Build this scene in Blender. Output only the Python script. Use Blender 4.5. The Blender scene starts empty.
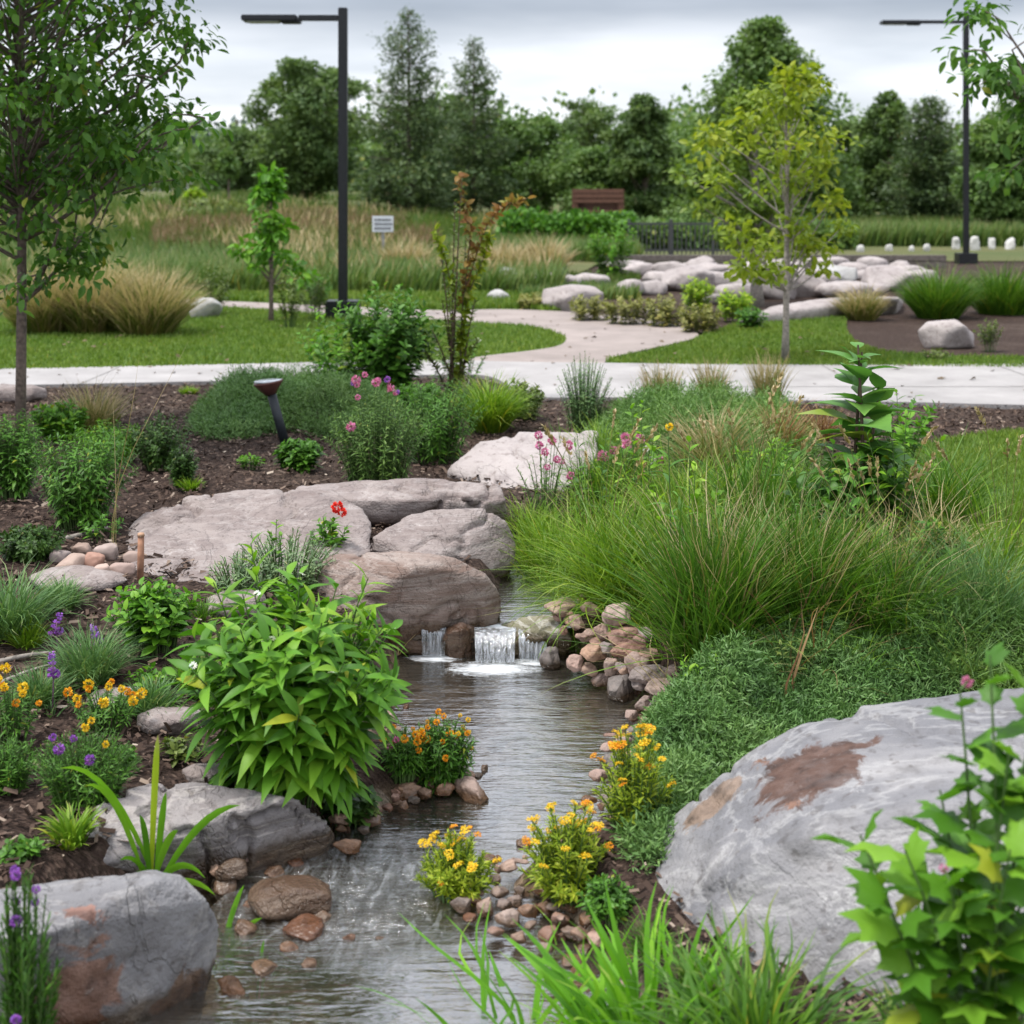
import bpy, bmesh, math
import numpy as np
from mathutils import Vector, geometry

# ------------------------------------------------------------------ camera, sky, sun, exposure
sc = bpy.context.scene
COL = sc.collection
CAM_Z, HOR, FPX = 1.75, 200.0, 1422.2      # level camera with a lens shift: verticals stay vertical
cam_d = bpy.data.cameras.new('camera'); cam = bpy.data.objects.new('camera', cam_d); COL.objects.link(cam)
cam.location = (0, 0, CAM_Z); cam.rotation_euler = (math.pi / 2, 0, 0)
cam_d.lens = 50; cam_d.sensor_width = 36; cam_d.shift_y = -(512 - HOR) / 1024; cam_d.clip_start = 0.05; cam_d.clip_end = 3000
cam_d.dof.use_dof = True; cam_d.dof.focus_distance = 5.0; cam_d.dof.aperture_fstop = 4.0
sc.camera = cam
sc.view_settings.view_transform = 'Standard'; sc.view_settings.look = 'None'
sc.view_settings.exposure = 0.5; sc.view_settings.gamma = 1
sc.render.engine = 'CYCLES'
sc.cycles.max_bounces = 8; sc.cycles.diffuse_bounces = 2; sc.cycles.glossy_bounces = 3
sc.cycles.transparent_max_bounces = 12; sc.cycles.transmission_bounces = 4
sc.cycles.use_denoising = True

SUN_EL, SUN_AZ = math.radians(68), math.radians(-110)     # azimuth from +Y (ahead) toward -X is negative
world = bpy.data.worlds.new('World'); sc.world = world; world.use_nodes = True
nt = world.node_tree; nt.nodes.clear()
def wn(t, **k):
    n = nt.nodes.new(t)
    for a, b in k.items(): setattr(n, a, b)
    return n
wout = wn('ShaderNodeOutputWorld'); bg = wn('ShaderNodeBackground'); nt.links.new(bg.outputs[0], wout.inputs[0])
sky = wn('ShaderNodeTexSky'); sky.sky_type = 'NISHITA'; sky.sun_disc = False
sky.sun_elevation = SUN_EL; sky.sun_rotation = SUN_AZ; sky.air_density = 1.0; sky.dust_density = 2.0
tc = wn('ShaderNodeTexCoord'); sep = wn('ShaderNodeSeparateXYZ'); nt.links.new(tc.outputs['Generated'], sep.inputs[0])
# overcast: cloud deck brighter toward the zenith, broad grey bands low down
def wmath(op, a, b=None, clamp=False):
    m = wn('ShaderNodeMath', operation=op, use_clamp=clamp)
    for i, v in enumerate((a, b)):
        if v is None: continue
        if isinstance(v, (int, float)): m.inputs[i].default_value = v
        else: nt.links.new(v, m.inputs[i])
    return m.outputs[0]
zc = wmath('MAXIMUM', sep.outputs['Z'], 0.0)
inv = wmath('DIVIDE', 1.0, wmath('ADD', zc, 0.10))
comb = wn('ShaderNodeCombineXYZ')
nt.links.new(wmath('MULTIPLY', sep.outputs['X'], inv), comb.inputs[0]); nt.links.new(wmath('MULTIPLY', sep.outputs['Y'], inv), comb.inputs[1])
noi = wn('ShaderNodeTexNoise'); noi.inputs['Scale'].default_value = 0.62; noi.inputs['Detail'].default_value = 5; noi.inputs['Roughness'].default_value = 0.5
nt.links.new(comb.outputs[0], noi.inputs['Vector'])
cr = wn('ShaderNodeValToRGB'); nt.links.new(noi.outputs['Fac'], cr.inputs[0])
cr.color_ramp.elements[0].position = 0.36; cr.color_ramp.elements[0].color = (0.50, 0.54, 0.60, 1)
cr.color_ramp.elements[1].position = 0.60; cr.color_ramp.elements[1].color = (1.0, 1.0, 1.02, 1)
grad = wn('ShaderNodeValToRGB'); nt.links.new(zc, grad.inputs[0])
e = grad.color_ramp.elements
e[0].position = 0.0; e[0].color = (0.70, 0.72, 0.74, 1)
e[1].position = 1.0; e[1].color = (1.3, 1.35, 1.45, 1)
x = e.new(0.10); x.color = (0.77, 0.785, 0.81, 1)
x = e.new(0.132); x.color = (0.36, 0.385, 0.43, 1)
x = e.new(0.165); x.color = (0.42, 0.45, 0.50, 1)
x = e.new(0.26); x.color = (0.95, 0.98, 1.04, 1)
mul = wn('ShaderNodeMix', data_type='RGBA', blend_type='MULTIPLY'); mul.inputs[0].default_value = 0.75
nt.links.new(grad.outputs[0], mul.inputs[6]); nt.links.new(cr.outputs[0], mul.inputs[7])
skm = wn('ShaderNodeVectorMath', operation='SCALE'); skm.inputs['Scale'].default_value = 0.02; nt.links.new(sky.outputs[0], skm.inputs[0])
add = wn('ShaderNodeVectorMath', operation='ADD'); nt.links.new(mul.outputs[2], add.inputs[0]); nt.links.new(skm.outputs[0], add.inputs[1])
nt.links.new(add.outputs[0], bg.inputs[0]); bg.inputs[1].default_value = 1.0
sun_d = bpy.data.lights.new('sun', 'SUN'); sun_d.energy = 2.9; sun_d.angle = math.radians(12); sun_d.color = (1.0, 0.96, 0.9)
sun = bpy.data.objects.new('sun', sun_d); COL.objects.link(sun)
sdir = Vector((math.sin(SUN_AZ) * math.cos(SUN_EL), math.cos(SUN_AZ) * math.cos(SUN_EL), math.sin(SUN_EL)))
sun.rotation_euler = sdir.to_track_quat('Z', 'Y').to_euler()

# ------------------------------------------------------------------ helpers
def ray(px, py):
    return np.array([(px - 512) / FPX, 1.0, (HOR - py) / FPX])
def at(px, py, z):
    d = ray(px, py); t = (z - CAM_Z) / d[2]
    return np.array([0, 0, CAM_Z]) + t * d
def atY(px, py, Y):
    d = ray(px, py); return np.array([0, 0, CAM_Z]) + Y / d[1] * d
def depth(p): return p[1]
def ppm(p): return FPX / depth(p)
def sstep(a, b, x):
    t = np.clip((np.asarray(x, float) - a) / (b - a), 0, 1); return t * t * (3 - 2 * t)

def _hash(ix, iy, iz, seed):
    h = (ix.astype(np.int64) * 374761393 + iy.astype(np.int64) * 668265263 + iz.astype(np.int64) * 2147483647 + seed * 974711) & 0xffffffff
    h = ((h ^ (h >> 13)) * 1274126177) & 0xffffffff
    h = ((h ^ (h >> 16)) * 2246822519) & 0xffffffff
    return ((h ^ (h >> 15)) & 0xffffff) / float(0xffffff)
def vnoise(P, seed=0):
    P = np.asarray(P, float); i = np.floor(P); f = P - i; f = f * f * (3 - 2 * f); i = i.astype(np.int64)
    r = 0
    for dx in (0, 1):
        for dy in (0, 1):
            for dz in (0, 1):
                w = (f[:, 0] if dx else 1 - f[:, 0]) * (f[:, 1] if dy else 1 - f[:, 1]) * (f[:, 2] if dz else 1 - f[:, 2])
                r = r + w * _hash(i[:, 0] + dx, i[:, 1] + dy, i[:, 2] + dz, seed)
    return r * 2 - 1
def fbm(P, freq, octv=4, seed=0, gain=0.5):
    P = np.asarray(P, float); a = 1; r = 0; s = 0
    for k in range(octv):
        r = r + a * vnoise(P * freq + 17.3 * k, seed + k); s += a; a *= gain; freq *= 2.03
    return r / s

# ---- terrain
YFALL = 5.48
WL0, WL1 = 0.0, 0.10
_rows0 = [(1150, -60, 640), (1060, -40, 625), (1000, 30, 600), (965, 110, 545), (935, 190, 490), (910, 235, 470), (890, 265, 458), (870, 300, 480), (850, 335, 515), (825, 400, 580),
          (800, 470, 610), (780, 490, 618), (760, 455, 622), (740, 425, 628), (715, 405, 640), (685, 400, 640), (665, 400, 600), (650, 415, 570)]
_rows1 = [(636, 425, 575), (622, 440, 570), (608, 500, 572), (598, 502, 572), (584, 504, 585), (570, 512, 610), (556, 530, 650), (545, 560, 690)]
def _chan(rows, z):
    L = np.array([at(a, y, z)[:2] for y, a, b in rows]); R = np.array([at(b, y, z)[:2] for y, a, b in rows])
    c = (L + R) / 2; w = np.linalg.norm(R - L, axis=1) / 2
    k = np.linspace(0, len(rows) - 1, len(rows) * 8); i = np.arange(len(rows))
    return np.stack([np.interp(k, i, c[:, 0]), np.interp(k, i, c[:, 1])], 1), np.interp(k, i, w)
C0, W0 = _chan(_rows0, WL0); C1, W1 = _chan(_rows1, WL1)
def chan_d(x, y, C, W):
    x = np.asarray(x, float); y = np.asarray(y, float); d = np.full(x.shape, 1e9)
    for c, w in zip(C, W): d = np.minimum(d, np.hypot(x - c[0], y - c[1]) - w)
    return d
_by = [0, 4.4, 5.2, 6.0, 7, 12, 20, 35, 60, 120, 400, 1500]
_bz = [.10, .12, .19, .23, .25, .25, .30, .42, .72, 1.6, 3.6, 5.0]
def hterr(x, y):
    x = np.atleast_1d(np.asarray(x, float)); y = np.atleast_1d(np.asarray(y, float))
    b = np.interp(y, _by, _bz)
    b = b + 1.02 * sstep(6, -12, x) * sstep(24, 62, y) * (1 - sstep(90, 200, y))
    b = b + 0.06 * sstep(-.4, -1.6, x) * sstep(2, 3, y) * (1 - sstep(9, 11, y))
    b = b + 0.10 * sstep(.3, 1.2, x) * sstep(4.4, 5.4, y) * (1 - sstep(8, 10, y))
    near = (y < 14)
    if near.any():
        xn, yn = x[near], y[near]
        d0 = chan_d(xn, yn, C0, W0); d1 = chan_d(xn, yn, C1, W1)
        d0 = np.where(yn > YFALL + .06, 9, d0)
        bb = b[near]
        k0 = sstep(-.06, .16, d0); bb = (-.11) * (1 - k0) + bb * k0
        d1 = np.where(yn < YFALL + .02, 9, d1)
        k1 = sstep(-.05, .12, d1); bb = np.where(d1 < .12, (.02) * (1 - k1) + bb * k1, bb)
        b = b.copy(); b[near] = bb
    return b
def h1(x, y): return float(hterr([x], [y])[0])
def G(px, py):
    """ground point seen at a pixel"""
    d = ray(px, py); Ys = np.geomspace(1.2, 900, 900); t = Ys / d[1]
    Z = CAM_Z + t * d[2]; H = hterr(t * d[0], Ys); k = np.argmax(Z < H)
    if not (Z < H).any(): return np.array([0, 0, CAM_Z]) + 60 / d[1] * d
    k = max(k, 1); a, b = Ys[k - 1], Ys[k]; ya, yb = Z[k - 1] - H[k - 1], Z[k] - H[k]
    Y = a + (b - a) * ya / (ya - yb + 1e-9); t = Y / d[1]; X = t * d[0]
    return np.array([X, Y, h1(X, Y)])

# ---- mesh assembly
def mesh_np(name, V, faces, rnd=None, tt=None, smooth=True):
    V = np.asarray(V, np.float32).reshape(-1, 3)
    me = bpy.data.meshes.new(name); me.vertices.add(len(V)); me.vertices.foreach_set('co', V.ravel())
    faces = [np.asarray(f, np.int32) for f in faces if len(f)]
    idx = np.concatenate([f.ravel() for f in faces]); sizes = np.concatenate([np.full(len(f), f.shape[1], np.int32) for f in faces])
    me.loops.add(len(idx)); me.loops.foreach_set('vertex_index', idx)
    me.polygons.add(len(sizes)); me.polygons.foreach_set('loop_start', np.concatenate([[0], np.cumsum(sizes)[:-1]]).astype(np.int32))
    me.polygons.foreach_set('use_smooth', np.full(len(sizes), smooth, dtype=bool))
    for nm, arr in (('rnd', rnd), ('tt', tt)):
        if arr is not None:
            a = me.attributes.new(nm, 'FLOAT', 'POINT'); a.data.foreach_set('value', np.asarray(arr, np.float32).ravel())
    me.update(calc_edges=True)
    return me
def join(parts):
    """parts: list of (V, quads, tris, rnd, tt)"""
    Vs, Q, T, R, S, o = [], [], [], [], [], 0
    for p in parts:
        V = np.asarray(p[0]).reshape(-1, 3)
        Vs.append(V)
        if p[1] is not None and len(p[1]): Q.append(np.asarray(p[1]) + o)
        if p[2] is not None and len(p[2]): T.append(np.asarray(p[2]) + o)
        R.append(p[3] if p[3] is not None else np.zeros(len(V))); S.append(p[4] if p[4] is not None else np.zeros(len(V)))
        o += len(V)
    f = []
    if Q: f.append(np.concatenate(Q))
    if T: f.append(np.concatenate(T))
    return np.concatenate(Vs), f, np.concatenate(R), np.concatenate(S)
def obj(name, me, mat=None, parent=None, loc=None):
    o = bpy.data.objects.new(name, me); COL.objects.link(o)
    if mat is not None and not me.materials: me.materials.append(mat)
    if parent is not None: o.parent = parent
    if loc is not None: o.location = loc
    return o
def part(name, parts, mat, parent=None, smooth=True, loc=None):
    V, f, r, t = join(parts)
    return obj(name, mesh_np(name, V, f, r, t, smooth), mat, parent, loc)
def tag(o, label=None, cat=None, group=None, kind=None):
    if label: o['label'] = label
    if cat: o['category'] = cat
    if group: o['group'] = group
    if kind: o['kind'] = kind
    return o
def thing(name, label, cat, loc, group=None):
    o = bpy.data.objects.new(name, None); o.empty_display_size = .1; COL.objects.link(o); o.location = [float(v) for v in loc]
    return tag(o, label, cat, group)
def nrm(a): return a / (np.linalg.norm(a, axis=-1, keepdims=True) + 1e-9)

def tube(P, R, sides=6, rnd=0., cap=True):
    P = np.asarray(P, float); R = np.broadcast_to(np.asarray(R, float), (len(P),))
    T = nrm(np.gradient(P, axis=0)); a = np.array([0.31, 0.17, 1.0]) if abs(T[0, 2]) < .8 else np.array([1., .2, 0.1])
    U = nrm(np.cross(T, a)); W = np.cross(T, U)
    th = np.linspace(0, 2 * np.pi, sides, endpoint=False)
    V = P[:, None] + R[:, None, None] * (np.cos(th)[None, :, None] * U[:, None] + np.sin(th)[None, :, None] * W[:, None])
    k = len(P); i = np.arange(k - 1)[:, None] * sides; j = np.arange(sides)[None]; j2 = (j + 1) % sides
    Q = np.stack([i + j, i + j2, i + sides + j2, i + sides + j], -1).reshape(-1, 4)
    V = V.reshape(-1, 3); T3 = []
    if cap:
        V = np.concatenate([V, P[:1], P[-1:]]); n = k * sides
        jj = np.arange(sides); T3 = np.concatenate([np.stack([(jj + 1) % sides, jj, np.full(sides, n)], 1), np.stack([(k - 1) * sides + jj, (k - 1) * sides + (jj + 1) % sides, np.full(sides, n + 1)], 1)])
    return (V, Q, T3, np.full(len(V), rnd), None)
def bez(A, B, C, n=6):
    t = np.linspace(0, 1, n)[:, None]; return (1 - t) ** 2 * A + 2 * t * (1 - t) * B + t ** 2 * C
def box(c, s, bev=0.0, rot=0.0):
    bm = bmesh.new(); bmesh.ops.create_cube(bm, size=1)
    for v in bm.verts: v.co = Vector((v.co.x * s[0], v.co.y * s[1], v.co.z * s[2]))
    if bev: bmesh.ops.bevel(bm, geom=bm.edges[:], offset=bev, segments=2, affect='EDGES')
    V = np.array([v.co[:] for v in bm.verts]); bm.verts.index_update()
    cr_, sr_ = math.cos(rot), math.sin(rot); V = np.stack([V[:, 0] * cr_ - V[:, 1] * sr_, V[:, 0] * sr_ + V[:, 1] * cr_, V[:, 2]], 1) + np.array(c)
    Q = [[v.index for v in f.verts] for f in bm.faces if len(f.verts) == 4]; T = [[v.index for v in f.verts] for f in bm.faces if len(f.verts) == 3]
    bm.free(); return (V, Q, T, None, None)

def blades(n, R, H, W, lean=.5, bend=.9, seg=5, rs=0, hmin=.55, aspect=1.0, jit=.25, pos=None, z0=None, az=None):
    g = np.random.default_rng(rs)
    if pos is None:
        r = R * np.sqrt(g.random(n)); ph = g.random(n) * 2 * np.pi
        P = np.stack([r * np.cos(ph), r * np.sin(ph) * aspect, np.zeros(n)], 1); rr = r / (R + 1e-9)
    else:
        P = pos; ph = g.random(n) * 2 * np.pi; rr = g.random(n)
    if az is not None: ph = az + g.normal(0, .5, n)
    ph = ph + g.normal(0, .3 + jit, n)
    L = H * (hmin + (1 - hmin) * g.random(n) ** .8) * (1.1 - .25 * rr)
    th0 = lean * rr + g.normal(0, jit * .4, n); bn = bend * (.35 + g.random(n) * .9)
    t = np.linspace(0, 1, seg + 1)
    th = th0[:, None] + bn[:, None] * t[None] ** 1.4
    dx = np.sin(th); dz = np.cos(th); st = (L / seg)[:, None]
    hx = np.concatenate([np.zeros((n, 1)), np.cumsum(dx[:, :-1] * st, 1)], 1); hz = np.concatenate([np.zeros((n, 1)), np.cumsum(dz[:, :-1] * st, 1)], 1)
    o = np.stack([np.cos(ph), np.sin(ph), np.zeros(n)], 1)
    wob = g.normal(0, .10 + .25 * jit, n)[:, None] * L[:, None] * t ** 2 + g.normal(0, .05, n)[:, None] * L[:, None] * np.sin(t * 6)
    side0 = np.stack([-np.sin(ph), np.cos(ph), np.zeros(n)], 1)
    C = P[:, None] + o[:, None] * hx[..., None] + side0[:, None] * wob[..., None]; C[..., 2] += hz
    a2 = ph + np.pi / 2 + g.normal(0, .7, n); side = np.stack([np.cos(a2), np.sin(a2), np.zeros(n)], 1)
    wd = W * (.6 + .6 * g.random(n))[:, None] * np.minimum(1, .55 + 2 * t) * (1 - t ** 2.2) ** .8 + W * .04
    V = np.stack([C - side[:, None] * wd[..., None] / 2, C + side[:, None] * wd[..., None] / 2], 2)
    i = np.arange(n)[:, None] * (seg + 1) * 2; j = np.arange(seg)[None] * 2
    Q = np.stack([i + j, i + j + 1, i + j + 3, i + j + 2], -1).reshape(-1, 4)
    rnd = np.repeat(g.random(n), (seg + 1) * 2); tt = np.tile(np.repeat(t, 2), n)
    return (V.reshape(-1, 3), Q, None, rnd, tt)

def leaf_tpl(prof, fold=.25, droop=.25, curl=0.):
    m = len(prof); V = []
    for k, w in enumerate(prof):
        t = k / (m - 1); z = -droop * t * t
        V += [(-w / 2, t, z + fold * w / 2), (0, t, z), (w / 2, t, z + fold * w / 2)]
    Q = []
    for k in range(m - 1):
        a = 3 * k; Q += [(a, a + 1, a + 4, a + 3), (a + 1, a + 2, a + 5, a + 4)]
    return np.array(V), np.array(Q), None
LANCE = leaf_tpl([.03, .13, .20, .215, .17, .09, .005], .35, .42)
OVAL = leaf_tpl([.06, .42, .5, .36, .02], .25, .2)
BROAD = leaf_tpl([.1, .55, .66, .5, .24, .01], .22, .35)
NEEDLE = leaf_tpl([.05, .14, .02], .1, .1)
DIAM = (np.array([(0, 0, 0), (.3, .45, .06), (0, 1, -.08), (-.3, .45, .06)]), np.array([(0, 1, 2, 3)]), None)
def lobed_tpl():
    ang = np.radians([-128, -100, -80, -58, -42, -22, 0, 22, 42, 58, 80, 100, 128]); rad = [.28, .55, .46, .85, .52, .74, 1.08, .74, .52, .85, .46, .55, .28]
    rad = [.34, .58, .50, .86, .62, .66, 1.0, .66, .62, .86, .50, .58, .34]
    V = [(0, 0.0, 0)] + [(r * .52 * math.sin(a), .28 + r * .66 * math.cos(a), -.22 * r * r + (.06 if k % 2 else 0)) for k, (a, r) in enumerate(zip(ang, rad))]
    V.append((0, .3, .03)); c = len(V) - 1
    T = [(c, k, k + 1) for k in range(1, len(ang))] + [(c, len(ang), 0), (c, 0, 1)]
    return np.array(V), None, np.array(T)
LOBED = lobed_tpl()
def leaves(tpl, P, D, N, S, rs=0, wide=1.0):
    g = np.random.default_rng(rs + 5)
    TV, TQ, TT = tpl; n = len(P); D = nrm(D); N = nrm(N - (N * D).sum(1, keepdims=True) * D); X = np.cross(D, N)
    S = np.broadcast_to(np.asarray(S, float), (n,))[:, None, None]
    V = P[:, None] + S * (TV[None, :, 0:1] * wide * X[:, None] + TV[None, :, 1:2] * D[:, None] + TV[None, :, 2:3] * N[:, None])
    m = len(TV); off = (np.arange(n) * m)[:, None, None]
    Q = (TQ[None] + off).reshape(-1, 4) if TQ is not None else None
    T = (TT[None] + off).reshape(-1, 3) if TT is not None else None
    return (V.reshape(-1, 3), Q, T, np.repeat(g.random(n), m), np.tile(TV[:, 1], n))

def stems_and_leaves(tips, ctrl, base, nleaf, size, tpl, rs=0, alpha=(45, 80), tmin=.25, droop=.15, stem_r=.004, sides=4, whorl=3, wide=1.0, taper=.45):
    """tips, ctrl, base (S,3). returns stem parts, leaf part, tip positions"""
    g = np.random.default_rng(rs); S = len(tips)
    st = [tube(bez(base[i], ctrl[i], tips[i], 6), np.linspace(stem_r, stem_r * .4, 6), sides, cap=False) for i in range(S)]
    K = nleaf; t = tmin + (1 - tmin) * (np.arange(K)[None] + g.random((S, K)) * .7) / K; t = np.clip(t, 0, 1)
    A, B, C = base[:, None], ctrl[:, None], tips[:, None]; tt = t[..., None]
    P = (1 - tt) ** 2 * A + 2 * tt * (1 - tt) * B + tt ** 2 * C
    T = nrm(2 * (1 - tt) * (B - A) + 2 * tt * (C - B))
    U = nrm(np.cross(T, np.array([.3, .8, .1]))); W = np.cross(T, U)
    ph = (np.arange(K)[None] * 2.4 + g.random((S, 1)) * 6.28 + g.normal(0, .3, (S, K)))[..., None]
    al = np.radians(alpha[0] + (alpha[1] - alpha[0]) * (1 - t)[..., None] + g.normal(0, 8, (S, K, 1)))
    rad = np.cos(ph) * U + np.sin(ph) * W
    D = np.cos(al) * T + np.sin(al) * rad; D[..., 2] -= droop * g.random((S, K))
    N = T - (T * D).sum(-1, keepdims=True) * D + g.normal(0, .12, D.shape)
    sz = size * (1 - taper * t ** 3) * (.55 + .65 * g.random((S, K)))
    lp = leaves(tpl, P.reshape(-1, 3), D.reshape(-1, 3), N.reshape(-1, 3), sz.reshape(-1), rs, wide)
    return st, lp
def dome_stems(w, h, n, rs=0, base_r=.18, fill=1.0, power=.6, d=None):
    g = np.random.default_rng(rs + 91); u = np.sqrt(g.random(n)); ph = np.arange(n) * 2.4 + g.normal(0, .3, n)
    d = d or w
    x = np.cos(ph) * u * w / 2; y = np.sin(ph) * u * d / 2
    z = h * np.sqrt(np.maximum(0.04, 1 - power * u ** 2)) * (.62 + .42 * g.random(n) ** .6)
    tips = np.stack([x, y, z], 1); base = np.stack([x, y, np.zeros(n)], 1) * base_r
    ctrl = base * .4 + tips * .6; ctrl[:, :2] *= .72; ctrl[:, 2] = z * (.62 + .1 * g.random(n))
    return tips, ctrl, base

# ------------------------------------------------------------------ materials
class NB:
    def __init__(s, name):
        s.m = bpy.data.materials.new(name); s.m.use_nodes = True; s.t = s.m.node_tree; s.t.nodes.clear()
        s.out = s.n('ShaderNodeOutputMaterial')
    def n(s, typ, **k):
        x = s.t.nodes.new(typ)
        for a, b in k.items():
            if a == 'ins':
                for i, v in b.items():
                    if hasattr(v, 'is_output') or isinstance(v, bpy.types.NodeSocket): s.t.links.new(v, x.inputs[i])
                    else: x.inputs[i].default_value = v
            else: setattr(x, a, b)
        return x
    def coord(s): return s.n('ShaderNodeTexCoord').outputs['Object']
    def mapping(s, v, scale=(1, 1, 1), rot=(0, 0, 0), loc=(0, 0, 0)):
        return s.n('ShaderNodeMapping', ins={'Vector': v, 'Scale': scale, 'Rotation': rot, 'Location': loc}).outputs[0]
    def noise(s, v, sc_, det=4, rough=.5, dist=0):
        return s.n('ShaderNodeTexNoise', ins={'Vector': v, 'Scale': sc_, 'Detail': det, 'Roughness': rough, 'Distortion': dist}).outputs['Fac']
    def ramp(s, f, stops):
        r = s.n('ShaderNodeValToRGB', ins={0: f}); e = r.color_ramp.elements
        while len(e) < len(stops): e.new(.5)
        for k, (p, c) in enumerate(stops): e[k].position = p; e[k].color = c if len(c) == 4 else (*c, 1)
        return r.outputs[0]
    def mix(s, f, a, b, bt='MIX'):
        x = s.n('ShaderNodeMix', data_type='RGBA', blend_type=bt, ins={0: f}); 
        for i, v in ((6, a), (7, b)):
            if isinstance(v, tuple): x.inputs[i].default_value = v if len(v) == 4 else (*v, 1)
            else: s.t.links.new(v, x.inputs[i])
        return x.outputs[2]
    def math(s, op, a, b=0., clamp=False):
        return s.n('ShaderNodeMath', operation=op, use_clamp=clamp, ins={0: a, 1: b}).outputs[0]
    def bump(s, h, st=.5, dist=.01, nrm=None):
        i = {'Height': h, 'Strength': st, 'Distance': dist}
        if nrm is not None: i['Normal'] = nrm
        return s.n('ShaderNodeBump', ins=i).outputs[0]
    def attr(s, name): return s.n('ShaderNodeAttribute', attribute_name=name).outputs['Fac']
    def bsdf(s, **k):
        ins = {}
        for a, b in k.items(): ins[a.replace('_', ' ')] = (b if not isinstance(b, tuple) or len(b) == 4 else (*b, 1))
        return s.n('ShaderNodeBsdfPrincipled', ins=ins).outputs[0]
    def done(s, sh): s.t.links.new(sh, s.out.inputs[0]); return s.m
BW = lambda a, b: [(a, (0, 0, 0, 1)), (b, (1, 1, 1, 1))]

_lm = {}
def leafm(c1, c2, c3=None, dry=None, dry_at=.8, tr=.3, rough=.5, clump=0.0):
    warm = lambda c: (c[0] * 1.32, c[1] * 1.24, c[2] * .95) if c is not None and c[1] > c[0] * 1.05 and c[1] > c[2] * 1.15 else c
    c1, c2, c3 = warm(c1), warm(c2), warm(c3); key = (c1, c2, c3, dry, dry_at, tr, rough)
    if key in _lm: return _lm[key]
    b = NB('leaf'); c3 = c3 or c2
    col = b.ramp(b.attr('rnd'), [(0, c1), (.55, c2), (1, c3)])
    n = b.noise(b.coord(), 9, 3); col = b.mix(.5, col, b.ramp(n, [(.3, (.55, .6, .55)), (.7, (1.25, 1.2, 1.1))]), 'MULTIPLY')
    col = b.mix(.6, col, b.ramp(b.noise(b.coord(), .9, 4, .6), [(.32, (.72, .86, .80)), (.5, (1, 1, 1)), (.68, (1.22, 1.08, .9))]), 'MULTIPLY')
    col = b.mix(b.math('MULTIPLY', b.ramp(b.attr('rnd'), BW(.982, .988)), .45), col, (min(.5, c2[1] * 1.7), c2[1] * 1.25, c2[2]))
    if dry is not None:
        f = b.ramp(b.math('ADD', b.math('MULTIPLY', b.attr('tt'), .55), b.math('MULTIPLY', b.attr('rnd'), .45)), BW(dry_at - .12, dry_at + .12))
        col = b.mix(f, col, dry)
    pr = b.bsdf(Base_Color=col, Roughness=rough, Specular_IOR_Level=.35)
    tl = b.n('ShaderNodeBsdfTranslucent', ins={0: b.mix(.5, col, (1.2, 1.3, .5), 'MULTIPLY')}).outputs[0]
    _lm[key] = b.done(b.n('ShaderNodeMixShader', ins={0: tr, 1: pr, 2: tl}).outputs[0]); return _lm[key]
_pm = {}
def plain(name, c, rough=.6, metal=0., spec=.4, var=.25, sc_=30, bumpd=0.):
    if name in _pm: return _pm[name]
    b = NB(name); n = b.noise(b.coord(), sc_, 4)
    col = b.mix(1.0, b.mix(0.0, c, c), b.ramp(n, [(.3, (1 - var,) * 3), (.7, (1 + var,) * 3)]), 'MULTIPLY')
    k = dict(Base_Color=col, Roughness=rough, Metallic=metal, Specular_IOR_Level=spec)
    if bumpd: k['Normal'] = b.bump(n, .6, bumpd)
    _pm[name] = b.done(b.bsdf(**k)); return _pm[name]
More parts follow.
